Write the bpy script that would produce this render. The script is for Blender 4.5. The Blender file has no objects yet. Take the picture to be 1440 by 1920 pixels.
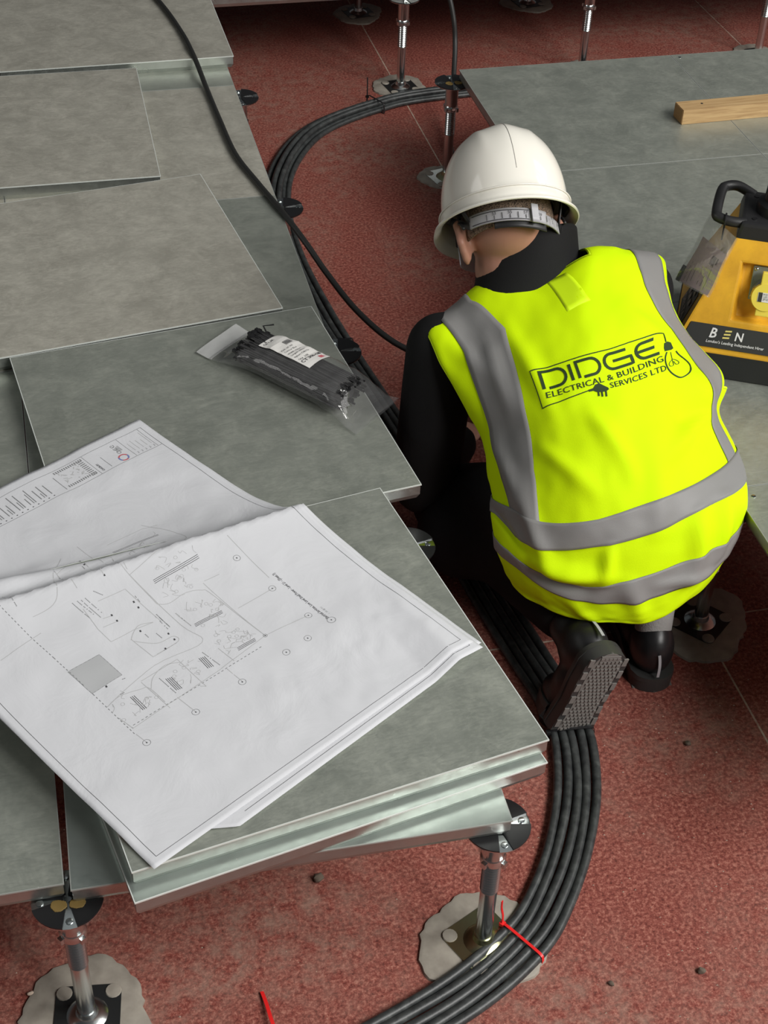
import bpy, bmesh, math, random
import numpy as np
from mathutils import Vector, Matrix, Quaternion, noise as mnoise

S = bpy.context.scene
COL = S.collection
random.seed(7)
R = math.radians

# ------------------------------------------------------------------ camera
CAM_POS = Vector((-0.5161, -1.2378, 1.9519))
FW = Vector((0.19580, 0.74243, -0.64067)).normalized()
RT = Vector((0.97268, -0.23011, 0.03061)).normalized()
UP = RT.cross(FW).normalized()
cam = bpy.data.cameras.new('camera'); camo = bpy.data.objects.new('camera', cam); COL.objects.link(camo)
cam.sensor_fit = 'VERTICAL'; cam.sensor_height = 36.0; cam.lens = 36.0 * 2802.66 / 1920.0
cam.clip_start = 0.05; cam.clip_end = 100
camo.matrix_world = Matrix(((RT.x, UP.x, -FW.x, CAM_POS.x), (RT.y, UP.y, -FW.y, CAM_POS.y), (RT.z, UP.z, -FW.z, CAM_POS.z), (0, 0, 0, 1)))
S.camera = camo

# ------------------------------------------------------------------ light
w = bpy.data.worlds.new('world'); S.world = w; w.use_nodes = True
bg = w.node_tree.nodes['Background']
bg.inputs[0].default_value = (0.93, 0.97, 1.0, 1); bg.inputs[1].default_value = 0.06
def added_area_light(name, loc, target, sx, sy, power, col=(1, 0.98, 0.95)):  # bare area light, builds no window
    l = bpy.data.lights.new(name, 'AREA'); l.shape = 'RECTANGLE'; l.size = sx; l.size_y = sy; l.energy = power; l.color = col
    o = bpy.data.objects.new(name, l); COL.objects.link(o); o.location = loc
    o.rotation_euler = (Vector(target) - Vector(loc)).to_track_quat('-Z', 'Y').to_euler()
    return o
# bare area lights for assumed, unmodelled windows behind the camera's right shoulder, weaker ones along the right-hand side and at the left, an added overhead fill
for x, y in ((4.3, -1.3), (3.3, -2.7), (2.1, -3.9)):
    added_area_light('assumed_rear_light', (x, y, 4.4), (0.3, 0.7, 0.2), 1.2, 2.2, 205)  # added area lights for assumed windows, placed by the fall of the shadows
for y in (0.0, 1.8):
    added_area_light('assumed_side_light', (5.6, y, 4.2), (0.2, y * 0.4 + 0.8, 0.4), 1.4, 2.2, 45)  # added weaker area lights, side windows only assumed
added_area_light('assumed_left_light', (-5.6, 1.6, 3.8), (0.0, 1.0, 0.4), 3.0, 2.2, 60)  # added area light, assumed window, lifts the hat's left side and left panels
added_area_light('overhead_fill', (0.2, 1.2, 5.6), (0.2, 1.2, 0.0), 3.6, 3.0, 10, (0.97, 1, 0.99))  # made-up area light, added to light everything from above

S.view_settings.view_transform = 'Standard'
S.view_settings.look = 'None'
S.view_settings.exposure = -0.35
S.view_settings.gamma = 1.0
S.view_settings.use_curve_mapping = False
S.cycles.use_denoising = True
S.cycles.max_bounces = 8

# ------------------------------------------------------------------ materials
def nd(nt, kind, **kw):
    n = nt.nodes.new(kind)
    for k, v in kw.items():
        if hasattr(n, k): setattr(n, k, v)
        else: n.inputs[k.replace('_', ' ')].default_value = v
    return n
def mat(name, col, rough=0.5, metal=0.0, spec=0.5):
    m = bpy.data.materials.new(name); m.use_nodes = True
    b = m.node_tree.nodes['Principled BSDF']
    b.inputs['Base Color'].default_value = (*col, 1); b.inputs['Roughness'].default_value = rough
    b.inputs['Metallic'].default_value = metal; b.inputs['Specular IOR Level'].default_value = spec
    return m
def bsdf(m): return m.node_tree.nodes['Principled BSDF']
def ramp(nt, fac, stops):
    r = nt.nodes.new('ShaderNodeValToRGB'); el = r.color_ramp.elements
    while len(el) > len(stops): el.remove(el[-1])
    while len(el) < len(stops): el.new(0.5)
    for e, (p, c) in zip(el, stops):
        e.position = p; e.color = (*c, 1) if len(c) == 3 else c
    nt.links.new(fac, r.inputs[0]); return r
def coords(nt, scale=1.0, rnd=False, kind='Object'):
    tc = nt.nodes.new('ShaderNodeTexCoord'); out = tc.outputs[kind]
    mp = nt.nodes.new('ShaderNodeMapping'); mp.inputs['Scale'].default_value = (scale,) * 3 if not isinstance(scale, tuple) else scale
    nt.links.new(out, mp.inputs[0])
    if rnd:
        oi = nt.nodes.new('ShaderNodeObjectInfo'); mu = nd(nt, 'ShaderNodeMath', operation='MULTIPLY'); mu.inputs[1].default_value = 37.0
        nt.links.new(oi.outputs['Random'], mu.inputs[0]); nt.links.new(mu.outputs[0], mp.inputs['Location'])
    return mp.outputs[0]
def noise(nt, vec, scale, detail=4, rough=0.55, dist=0.0):
    n = nt.nodes.new('ShaderNodeTexNoise'); n.inputs['Scale'].default_value = scale; n.inputs['Detail'].default_value = detail
    n.inputs['Roughness'].default_value = rough; n.inputs['Distortion'].default_value = dist
    nt.links.new(vec, n.inputs['Vector']); return n.outputs[0]
def bump(nt, b, h, strength, dist=0.002):
    bp = nt.nodes.new('ShaderNodeBump'); bp.inputs['Strength'].default_value = strength; bp.inputs['Distance'].default_value = dist
    nt.links.new(h, bp.inputs['Height']); nt.links.new(bp.outputs[0], b.inputs['Normal']); return bp
def mix(nt, fac, a, b, mode='MIX'):
    m = nt.nodes.new('ShaderNodeMix'); m.data_type = 'RGBA'; m.blend_type = mode
    for sock, v in ((m.inputs[0], fac), (m.inputs[6], a), (m.inputs[7], b)):
        if hasattr(v, 'links') or hasattr(v, 'is_linked'): nt.links.new(v, sock)
        elif isinstance(v, tuple): sock.default_value = (*v, 1)
        else: sock.default_value = v
    return m.outputs[2]

def mk_floor():
    m = mat('red_painted_concrete', (0.2, 0.05, 0.04), 0.72, 0, 0.35); nt = m.node_tree; b = bsdf(m)
    v = coords(nt)
    fine = noise(nt, v, 150, 5, 0.78); midn = noise(nt, v, 34, 5, 0.65); big = noise(nt, v, 2.2, 4, 0.6, 0.4)
    c1 = ramp(nt, fine, [(0.34, (0.085, 0.016, 0.012)), (0.50, (0.25, 0.062, 0.046)), (0.68, (0.50, 0.215, 0.16))]).outputs[0]
    dust = ramp(nt, big, [(0.40, (0, 0, 0)), (0.66, (1, 1, 1))]).outputs[0]
    md = ramp(nt, midn, [(0.38, (0, 0, 0)), (0.68, (1, 1, 1))]).outputs[0]
    ml = nd(nt, 'ShaderNodeMath', operation='MULTIPLY'); nt.links.new(dust, ml.inputs[0]); nt.links.new(md, ml.inputs[1])
    ms = nd(nt, 'ShaderNodeMath', operation='MULTIPLY'); nt.links.new(ml.outputs[0], ms.inputs[0]); ms.inputs[1].default_value = 0.75
    c2 = mix(nt, ms.outputs[0], c1, (0.33, 0.225, 0.175))
    spk = nt.nodes.new('ShaderNodeTexVoronoi'); spk.inputs['Scale'].default_value = 75; nt.links.new(v, spk.inputs['Vector'])
    spf = ramp(nt, spk.outputs['Distance'], [(0.05, (1, 1, 1)), (0.10, (0, 0, 0))]).outputs[0]
    spn = ramp(nt, noise(nt, v, 9, 3, 0.6), [(0.56, (0, 0, 0)), (0.66, (1, 1, 1))]).outputs[0]
    sm = nd(nt, 'ShaderNodeMath', operation='MULTIPLY'); nt.links.new(spf, sm.inputs[0]); nt.links.new(spn, sm.inputs[1])
    c3 = mix(nt, sm.outputs[0], c2, (0.5, 0.33, 0.24))
    # chalked setting-out lines on the pedestal grid
    sx = nt.nodes.new('ShaderNodeSeparateXYZ'); nt.links.new(v, sx.inputs[0])
    def line(axis, at, wd):
        a = nd(nt, 'ShaderNodeMath', operation='SUBTRACT'); nt.links.new(sx.outputs[axis], a.inputs[0]); a.inputs[1].default_value = at
        ab = nd(nt, 'ShaderNodeMath', operation='ABSOLUTE'); nt.links.new(a.outputs[0], ab.inputs[0])
        lt = nd(nt, 'ShaderNodeMath', operation='LESS_THAN'); nt.links.new(ab.outputs[0], lt.inputs[0]); lt.inputs[1].default_value = wd
        return lt.outputs[0]
    ls = None
    for ax, at in ((0, 0.592), (0, 1.80), (1, 0.60)):
        l = line(ax, at, 0.0018)
        if ls is None: ls = l
        else:
            mx = nd(nt, 'ShaderNodeMath', operation='MAXIMUM'); nt.links.new(ls, mx.inputs[0]); nt.links.new(l, mx.inputs[1]); ls = mx.outputs[0]
    lf = nd(nt, 'ShaderNodeMath', operation='MULTIPLY'); nt.links.new(ls, lf.inputs[0])
    nt.links.new(ramp(nt, midn, [(0.3, (0.25,) * 3), (0.6, (0.9,) * 3)]).outputs[0], lf.inputs[1])
    c4 = mix(nt, lf.outputs[0], c3, (0.55, 0.48, 0.38))
    nt.links.new(c4, b.inputs['Base Color'])
    bump(nt, b, fine, 0.55, 0.003)
    return m
def mk_steel(name, c_lo, c_hi, dust, rough=0.40, metal=0.8, dustamt=0.5):
    m = mat(name, c_hi, rough, metal); nt = m.node_tree; b = bsdf(m)
    v = coords(nt, 1.0, True)
    n1 = noise(nt, v, 7, 6, 0.62, 1.2); n2 = noise(nt, v, 16, 9, 0.78, 0.5); n4 = noise(nt, coords(nt, (1.0, 3.4, 1.0), True), 30, 5, 0.7, 2.5); n3 = noise(nt, v, 420, 2, 0.5)
    base = ramp(nt, n1, [(0.3, c_lo), (0.7, c_hi)]).outputs[0]
    na_ = nd(nt, 'ShaderNodeMath', operation='MULTIPLY_ADD'); nt.links.new(n2, na_.inputs[0]); na_.inputs[1].default_value = 0.6; mb_ = nd(nt, 'ShaderNodeMath', operation='MULTIPLY'); nt.links.new(n4, mb_.inputs[0]); mb_.inputs[1].default_value = 0.4; nt.links.new(mb_.outputs[0], na_.inputs[2])
    dm = ramp(nt, na_.outputs[0], [(0.44, (0, 0, 0)), (0.66, (1, 1, 1))]).outputs[0]
    mu = nd(nt, 'ShaderNodeMath', operation='MULTIPLY'); nt.links.new(dm, mu.inputs[0]); mu.inputs[1].default_value = dustamt
    c = mix(nt, mu.outputs[0], base, dust)
    rn = nt.nodes.new('ShaderNodeTexNoise'); rn.noise_type = 'RIDGED_MULTIFRACTAL'; rn.inputs['Scale'].default_value = 11; rn.inputs['Detail'].default_value = 6; rn.inputs['Distortion'].default_value = 1.6
    nt.links.new(coords(nt, (1.0, 2.0, 1.0), True), rn.inputs['Vector'])
    sc1 = ramp(nt, rn.outputs[0], [(0.45, (0, 0, 0)), (0.95, (1, 1, 1))]).outputs[0]
    sc2 = nd(nt, 'ShaderNodeMath', operation='MULTIPLY'); nt.links.new(sc1, sc2.inputs[0]); sc2.inputs[1].default_value = dustamt * 0.75
    c = mix(nt, sc2.outputs[0], c, tuple(min(1.0, x * 1.25) for x in dust))
    sp = nt.nodes.new('ShaderNodeTexVoronoi'); sp.inputs['Scale'].default_value = 55; nt.links.new(v, sp.inputs['Vector'])
    sf = ramp(nt, sp.outputs['Distance'], [(0.035, (1, 1, 1)), (0.06, (0, 0, 0))]).outputs[0]
    pn = ramp(nt, noise(nt, v, 14, 2, 0.5), [(0.60, (0, 0, 0)), (0.68, (1, 1, 1))]).outputs[0]
    s2 = nd(nt, 'ShaderNodeMath', operation='MULTIPLY'); nt.links.new(sf, s2.inputs[0]); nt.links.new(pn, s2.inputs[1])
    c = mix(nt, s2.outputs[0], c, (0.62, 0.62, 0.56))
    nt.links.new(c, b.inputs['Base Color'])
    rr = ramp(nt, na_.outputs[0], [(0.38, (rough - 0.08,) * 3), (0.66, (rough + 0.16,) * 3)]).outputs[0]
    nt.links.new(rr, b.inputs['Roughness'])
    bump(nt, b, n3, 0.05, 0.0006)
    return m
M = {}
M['floor'] = mk_floor()
M['steel'] = mk_steel('galvanised_steel', (0.35, 0.377, 0.33), (0.45, 0.478, 0.42), (0.60, 0.62, 0.54), 0.40, 0.62, 0.48)
M['steel_dusty'] = mk_steel('dusty_galvanised_steel', (0.42, 0.405, 0.345), (0.52, 0.505, 0.435), (0.70, 0.68, 0.59), 0.48, 0.45, 0.6)
M['steel_clean'] = mk_steel('clean_galvanised_steel', (0.36, 0.41, 0.38), (0.43, 0.48, 0.445), (0.45, 0.49, 0.46), 0.36, 0.75, 0.12)
M['edge_highlight'] = mat('steel_edge_highlight', (0.74, 0.78, 0.74), 0.45, 0.25)  # pale lip colour paints the highlight along loose panel edges
M['edge_highlight_dim'] = mat('steel_edge_highlight_dim', (0.42, 0.44, 0.41), 0.5, 0.4)  # same painted edge highlight, toned down on the laid panels
M['steel_side'] = mk_steel('pressed_steel_side', (0.42, 0.44, 0.42), (0.52, 0.55, 0.52), (0.5, 0.52, 0.48), 0.34, 0.9, 0.2)
M['zinc'] = mat('bright_zinc', (0.66, 0.70, 0.70), 0.22, 1.0)
M['zinc_yellow'] = mat('passivated_zinc', (0.50, 0.50, 0.30), 0.28, 1.0)
M['dark_plate'] = mat('oiled_dark_plate', (0.035, 0.037, 0.038), 0.35, 0.5)
M['gasket'] = mat('black_gasket', (0.012, 0.012, 0.013), 0.35)
m = mat('floor_adhesive', (0.30, 0.275, 0.23), 0.55); M['adhesive'] = m
nt = m.node_tree; nn = noise(nt, coords(nt), 40, 3, 0.5)
nt.links.new(ramp(nt, nn, [(0.3, (0.25, 0.225, 0.19)), (0.7, (0.36, 0.33, 0.28))]).outputs[0], bsdf(m).inputs['Base Color']); bump(nt, bsdf(m), nn, 0.3, 0.002)
def mk_cable():
    m = mat('black_cable_sheath', (0.03, 0.033, 0.033), 0.42, 0, 0.5); nt = m.node_tree; b = bsdf(m)
    v = coords(nt); n1 = noise(nt, v, 55, 4, 0.6); n2 = noise(nt, v, 260, 2, 0.5)
    nt.links.new(ramp(nt, n1, [(0.35, (0.022, 0.024, 0.025)), (0.62, (0.050, 0.055, 0.054)), (0.8, (0.10, 0.105, 0.10))]).outputs[0], b.inputs['Base Color'])
    bump(nt, b, n2, 0.25, 0.0008); return m
M['cable'] = mk_cable()
M['flex'] = mat('black_rubber_flex', (0.018, 0.018, 0.017), 0.5)
M['red_tie'] = mat('red_nylon', (0.75, 0.02, 0.02), 0.35)
M['black_nylon'] = mat('black_nylon', (0.014, 0.014, 0.015), 0.4)
def mk_paper():
    m = mat('white_paper', (0.60, 0.61, 0.635), 0.85, 0, 0.2); nt = m.node_tree; b = bsdf(m)
    v = coords(nt); n1 = noise(nt, v, 11, 5, 0.6, 0.6); vo = nt.nodes.new('ShaderNodeTexVoronoi'); vo.feature = 'F1'; vo.inputs['Scale'].default_value = 13
    nt.links.new(v, vo.inputs['Vector'])
    ad = nd(nt, 'ShaderNodeMath', operation='ADD'); nt.links.new(n1, ad.inputs[0]); nt.links.new(vo.outputs['Distance'], ad.inputs[1])
    bump(nt, b, n1, 0.10, 0.02); return m
M['paper'] = mk_paper()
M['ink'] = mat('grey_ink', (0.06, 0.06, 0.065), 0.8)
M['ink_mid'] = mat('mid_grey_ink', (0.20, 0.205, 0.21), 0.8)
M['ink_light'] = mat('pale_grey_ink', (0.43, 0.435, 0.44), 0.8)
M['hatch_grey'] = mat('hatch_grey', (0.42, 0.43, 0.44), 0.8)
M['ink_red'] = mat('red_ink', (0.5, 0.12, 0.14), 0.8)
M['ink_blue'] = mat('blue_ink', (0.16, 0.2, 0.42), 0.8)
def mk_cloth(name, col, rough, sc, st, spec=0.2, sheen=0.0):
    m = mat(name, col, rough, 0, spec); nt = m.node_tree; b = bsdf(m)
    bump(nt, b, noise(nt, coords(nt), sc, 2, 0.5), st, 0.001)
    if sheen: b.inputs['Sheen Weight'].default_value = sheen
    return m
M['hivis'] = mk_cloth('fluorescent_yellow_polyester', (0.60, 0.86, 0.0), 0.8, 700, 0.25, 0.15)
M['hivis_trim'] = mk_cloth('yellow_binding', (0.68, 0.95, 0.02), 0.7, 500, 0.2)
M['hivis_patch'] = mk_cloth('yellow_label', (0.62, 0.88, 0.01), 0.6, 500, 0.1)
M['tape'] = mk_cloth('grey_reflective_tape', (0.225, 0.223, 0.218), 0.5, 900, 0.2, 0.35)
M['print'] = mat('dark_green_print', (0.012, 0.035, 0.004), 0.75)
M['jacket'] = mk_cloth('black_softshell', (0.0075, 0.0075, 0.008), 0.8, 600, 0.25, 0.22)
M['trousers'] = mk_cloth('black_work_trousers', (0.008, 0.008, 0.009), 0.85, 450, 0.3, 0.2)
M['sock'] = mk_cloth('grey_marl_sock', (0.30, 0.30, 0.29), 0.95, 300, 0.8)
m = mat('skin', (0.40, 0.20, 0.14), 0.5); M['skin'] = m; bsdf(m).inputs['Subsurface Weight'].default_value = 0.08; bsdf(m).inputs['Subsurface Radius'].default_value = (0.01, 0.004, 0.002)
m = mat('shaved_hair', (0.2, 0.15, 0.1), 0.85); M['hair'] = m; nt = m.node_tree
nt.links.new(ramp(nt, noise(nt, coords(nt), 420, 2, 0.6), [(0.38, (0.05, 0.038, 0.028)), (0.60, (0.30, 0.21, 0.15))]).outputs[0], bsdf(m).inputs['Base Color'])
M['helmet'] = mat('white_gloss_plastic', (0.82, 0.80, 0.72), 0.12, 0, 0.5)
M['strap_grey'] = mat('grey_plastic_strap', (0.36, 0.36, 0.38), 0.45)
M['black_plastic'] = mat('black_plastic', (0.018, 0.018, 0.019), 0.45)
M['boot'] = mat('black_leather', (0.010, 0.010, 0.011), 0.38)
M['boot_sole'] = mat('dark_rubber', (0.035, 0.035, 0.034), 0.45)
M['tread'] = mat('worn_grey_rubber', (0.15, 0.14, 0.13), 0.6)
M['lens'] = mat('clear_lens', (0.8, 0.82, 0.9), 0.05); bsdf(M['lens']).inputs['Alpha'].default_value = 0.45
def mk_yellow():
    m = mat('yellow_polyethylene', (0.72, 0.38, 0.035), 0.5); nt = m.node_tree; b = bsdf(m)
    n1 = noise(nt, coords(nt), 22, 5, 0.6)
    nt.links.new(ramp(nt, n1, [(0.3, (0.66, 0.34, 0.02)), (0.65, (0.85, 0.46, 0.025))]).outputs[0], b.inputs['Base Color']); bump(nt, b, noise(nt, coords(nt), 500, 2), 0.1, 0.001); return m
M['yellow'] = mk_yellow()
M['cap_yellow'] = mat('socket_cap_yellow', (0.82, 0.66, 0.09), 0.35)
M['sticker'] = mat('charcoal_sticker', (0.035, 0.036, 0.034), 0.5)
M['sticker_dark'] = mat('dark_red_sticker', (0.022, 0.014, 0.013), 0.5)
M['white_print'] = mat('white_print', (0.78, 0.78, 0.76), 0.6)
M['cream_print'] = mat('yellow_print', (0.8, 0.68, 0.2), 0.6)
M['pink_print'] = mat('faded_print', (0.42, 0.32, 0.32), 0.6)
M['pink_card'] = mat('pink_inspection_card', (0.40, 0.29, 0.30), 0.5)
def mk_film(name, col, alpha, rough=0.06):
    m = bpy.data.materials.new(name); m.use_nodes = True; nt = m.node_tree; nt.nodes.clear()
    o = nt.nodes.new('ShaderNodeOutputMaterial'); tr = nt.nodes.new('ShaderNodeBsdfTransparent'); tr.inputs[0].default_value = (0.97, 0.97, 0.97, 1)
    p = nt.nodes.new('ShaderNodeBsdfPrincipled'); p.inputs['Base Color'].default_value = (*col, 1); p.inputs['Roughness'].default_value = rough
    bp = nt.nodes.new('ShaderNodeBump'); bp.inputs['Strength'].default_value = 0.35; bp.inputs['Distance'].default_value = 0.006
    tc = nt.nodes.new('ShaderNodeTexCoord'); ns = nt.nodes.new('ShaderNodeTexNoise'); ns.inputs['Scale'].default_value = 24; ns.inputs['Distortion'].default_value = 0.8
    nt.links.new(tc.outputs['Object'], ns.inputs['Vector']); nt.links.new(ns.outputs[0], bp.inputs['Height']); nt.links.new(bp.outputs[0], p.inputs['Normal'])
    gl = nt.nodes.new('ShaderNodeBsdfGlossy'); gl.inputs['Roughness'].default_value = rough; nt.links.new(bp.outputs[0], gl.inputs['Normal'])
    lw = nt.nodes.new('ShaderNodeLayerWeight'); lw.inputs[0].default_value = 0.5; nt.links.new(bp.outputs[0], lw.inputs['Normal'])
    pw = nd(nt, 'ShaderNodeMath', operation='POWER'); nt.links.new(lw.outputs['Facing'], pw.inputs[0]); pw.inputs[1].default_value = 4.0
    fr = nd(nt, 'ShaderNodeMath', operation='MULTIPLY_ADD'); nt.links.new(pw.outputs[0], fr.inputs[0]); fr.inputs[1].default_value = 0.5; fr.inputs[2].default_value = 0.05
    m1 = nt.nodes.new('ShaderNodeMixShader'); m1.inputs[0].default_value = alpha
    nt.links.new(tr.outputs[0], m1.inputs[1]); nt.links.new(p.outputs[0], m1.inputs[2])
    m2 = nt.nodes.new('ShaderNodeMixShader'); nt.links.new(fr.outputs[0], m2.inputs[0]); nt.links.new(m1.outputs[0], m2.inputs[1]); nt.links.new(gl.outputs[0], m2.inputs[2])
    nt.links.new(m2.outputs[0], o.inputs[0]); return m
M['film'] = mk_film('clear_polythene', (0.8, 0.8, 0.8), 0.06)
M['film_white'] = mk_film('milky_polythene', (0.70, 0.71, 0.70), 0.42)
M['label_white'] = mat('white_label', (0.72, 0.71, 0.68), 0.6)
def mk_wood():
    m = mat('pale_softwood', (0.55, 0.36, 0.18), 0.65); nt = m.node_tree; b = bsdf(m)
    n1 = noise(nt, coords(nt, (3, 55, 55)), 3.0, 5, 0.6, 0.6)
    nt.links.new(ramp(nt, n1, [(0.3, (0.34, 0.20, 0.085)), (0.55, (0.50, 0.33, 0.155)), (0.8, (0.58, 0.41, 0.21))]).outputs[0], b.inputs['Base Color']); return m
M['wood'] = mk_wood()
M['wood_end'] = mat('timber_end_grain', (0.30, 0.165, 0.06), 0.75)
M['wall'] = mat('pale_wall_paint', (0.6, 0.6, 0.58), 0.8)
M['clay'] = mat('clay_lump', (0.13, 0.10, 0.075), 0.9)
M['grit'] = mat('pale_grit', (0.55, 0.44, 0.35), 0.9)

# ------------------------------------------------------------------ mesh helpers
class MB:
    def __init__(s): s.v = []; s.f = []
    def add(s, vf):
        o = len(s.v); s.v += [tuple(x) for x in vf[0]]; s.f += [tuple(i + o for i in f) for f in vf[1]]; return s
def mesh(name, vf):
    me = bpy.data.meshes.new(name); me.from_pydata([tuple(map(float, x)) for x in vf[0]], [], vf[1]); me.validate(); me.update(); return me
def smooth_me(me, angle=None):
    for p in me.polygons: p.use_smooth = True
    if angle:
        try: me.set_sharp_from_angle(angle=R(angle))
        except Exception: pass
def obj(name, vf, m, parent=None, smooth=False, angle=None, local=False, bevel=0.0):
    """links ONE mesh object; vertices are world coordinates unless local=True"""
    if isinstance(vf, MB): vf = (vf.v, vf.f)
    if isinstance(vf, bpy.types.Mesh): me = vf
    else:
        if parent is not None and not local:
            t = wloc(parent); vf = ([(x[0] - t.x, x[1] - t.y, x[2] - t.z) for x in vf[0]], vf[1])
        me = mesh(name, vf)
    if bevel:
        bm = bmesh.new(); bm.from_mesh(me)
        bmesh.ops.recalc_face_normals(bm, faces=bm.faces)
        bmesh.ops.bevel(bm, geom=[e for e in bm.edges if len(e.link_faces) == 2 and e.calc_face_angle(0) > 0.5], offset=bevel, segments=2, affect='EDGES', profile=0.7)
        bm.to_mesh(me); bm.free()
    if smooth: smooth_me(me, angle)
    me.materials.clear(); me.materials.append(m)
    o = bpy.data.objects.new(name, me); COL.objects.link(o)
    if parent is not None: o.parent = parent
    return o
def wloc(o):
    t = Vector((0, 0, 0))
    while o is not None: t += o.location; o = o.parent
    return t
def thing(name, label, cat, loc=(0, 0, 0), rz=0.0, group=None):
    o = bpy.data.objects.new(name, None); COL.objects.link(o); o.empty_display_size = 0.05
    o.location = loc; o.rotation_euler = (0, 0, rz); o['label'] = label; o['category'] = cat; o['kind'] = 'thing'
    if group: o['group'] = group
    return o
def tag(o, label, cat, group=None, kind=None):
    o['label'] = label; o['category'] = cat
    if group: o['group'] = group
    if kind: o['kind'] = kind
    return o
def copy_tree(o, parent=None):
    c = o.copy(); COL.objects.link(c); c.parent = parent
    for ch in list(o.children): copy_tree(ch, c)
    return c
def box(x0, x1, y0, y1, z0, z1):
    v = [(x, y, z) for z in (z0, z1) for y in (y0, y1) for x in (x0, x1)]
    return v, [(0, 2, 3, 1), (4, 5, 7, 6), (0, 1, 5, 4), (2, 6, 7, 3), (0, 4, 6, 2), (1, 3, 7, 5)]
def obox(c, ax, ay, az):
    c = Vector(c); ax = Vector(ax); ay = Vector(ay); az = Vector(az)
    v = [c + ax * i + ay * j + az * k for k in (-1, 1) for j in (-1, 1) for i in (-1, 1)]
    return v, [(0, 2, 3, 1), (4, 5, 7, 6), (0, 1, 5, 4), (2, 6, 7, 3), (0, 4, 6, 2), (1, 3, 7, 5)]
def catmull(pts, n=8, closed=False):
    P = [Vector(p) for p in pts]; out = []; m = len(P)
    for i in range(m if closed else m - 1):
        if closed: a, b, c, d = P[(i - 1) % m], P[i], P[(i + 1) % m], P[(i + 2) % m]
        else: a, b, c, d = P[max(i - 1, 0)], P[i], P[i + 1], P[min(i + 2, m - 1)]
        for k in range(n):
            t = k / n
            out.append(0.5 * ((2 * b) + (c - a) * t + (2 * a - 5 * b + 4 * c - d) * t * t + (3 * b - a - 3 * c + d) * t ** 3))
    if not closed: out.append(P[-1])
    return out
def tube(path, r, n=10, cap=True, closed=False):
    P = [Vector(p) for p in path]; m = len(P); V = []; F = []
    t0 = (P[1] - P[0]).normalized(); ref = Vector((0, 0, 1)) if abs(t0.z) < 0.9 else Vector((1, 0, 0))
    nrm = t0.cross(ref).normalized()
    for i in range(m):
        if closed: t = (P[(i + 1) % m] - P[i - 1]).normalized()
        else: t = (P[min(i + 1, m - 1)] - P[max(i - 1, 0)]).normalized()
        nrm = (nrm - t * nrm.dot(t)).normalized(); bi = t.cross(nrm)
        rr = r[i] if isinstance(r, (list, tuple)) else r
        for k in range(n):
            a = 2 * math.pi * k / n; V.append(P[i] + (nrm * math.cos(a) + bi * math.sin(a)) * rr)
    for i in range(m if closed else m - 1):
        j = (i + 1) % m
        for k in range(n):
            l = (k + 1) % n; F.append((i * n + k, i * n + l, j * n + l, j * n + k))
    if cap and not closed:
        F.append(tuple(range(n - 1, -1, -1))); F.append(tuple((m - 1) * n + k for k in range(n)))
    return V, F
def lathe(prof, n=24, c=(0, 0, 0)):
    V = []; F = []; c = Vector(c)
    for r_, z in prof:
        for k in range(n):
            a = 2 * math.pi * k / n; V.append(c + Vector((r_ * math.cos(a), r_ * math.sin(a), z)))
    for i in range(len(prof) - 1):
        for k in range(n):
            l = (k + 1) % n; F.append((i * n + k, i * n + l, (i + 1) * n + l, (i + 1) * n + k))
    F.append(tuple(range(n - 1, -1, -1))); F.append(tuple((len(prof) - 1) * n + k for k in range(n)))
    return V, F
def ellipsoid(c, ax, ay, az, nu=20, nv=12):
    c = Vector(c); ax = Vector(ax); ay = Vector(ay); az = Vector(az); V = [c - az]; F = []
    for i in range(1, nv):
        th = -math.pi / 2 + math.pi * i / nv
        for k in range(nu):
            a = 2 * math.pi * k / nu
            V.append(c + az * math.sin(th) + (ax * math.cos(a) + ay * math.sin(a)) * math.cos(th))
    V.append(c + az); L = len(V) - 1
    for k in range(nu):
        l = (k + 1) % nu; F.append((0, 1 + l, 1 + k)); F.append((L, L - nu + k, L - nu + l))
    for i in range(nv - 2):
        for k in range(nu):
            l = (k + 1) % nu; a = 1 + i * nu; F.append((a + k, a + l, a + nu + l, a + nu + k))
    return V, F
def capsule(p0, p1, r0, r1, n=16):
    p0 = Vector(p0); p1 = Vector(p1); d = (p1 - p0); L = d.length; d.normalize(); pts = []; rs = []
    for k in range(1, 6):
        a = math.pi / 2 * (1 - k / 6); pts.append(p0 - d * r0 * math.sin(a)); rs.append(r0 * math.cos(a))
    for k in range(9):
        t = k / 8; pts.append(p0 + d * L * t); rs.append(r0 + (r1 - r0) * t)
    for k in range(1, 6):
        a = math.pi / 2 * (k / 6); pts.append(p1 + d * r1 * math.sin(a)); rs.append(r1 * math.cos(a))
    return tube(pts, rs, n)
def ball(c, r): return ellipsoid(c, (r, 0, 0), (0, r, 0), (0, 0, r))
def remesh(parts, voxel, it=6, fac=0.5):
    mb = MB()
    for p in parts: mb.add(p)
    me = mesh('tmp', (mb.v, mb.f)); o = bpy.data.objects.new('tmp', me); COL.objects.link(o)
    md = o.modifiers.new('r', 'REMESH'); md.mode = 'VOXEL'; md.voxel_size = voxel; md.adaptivity = 0
    sm = o.modifiers.new('s', 'SMOOTH'); sm.iterations = it; sm.factor = fac
    dg = bpy.context.evaluated_depsgraph_get(); dg.update()
    out = bpy.data.meshes.new_from_object(o.evaluated_get(dg)); bpy.data.objects.remove(o); bpy.data.meshes.remove(me)
    for p in out.polygons: p.use_smooth = True
    return out
def shift(me, t):
    me.transform(Matrix.Translation(-Vector(t))); return me
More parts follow.
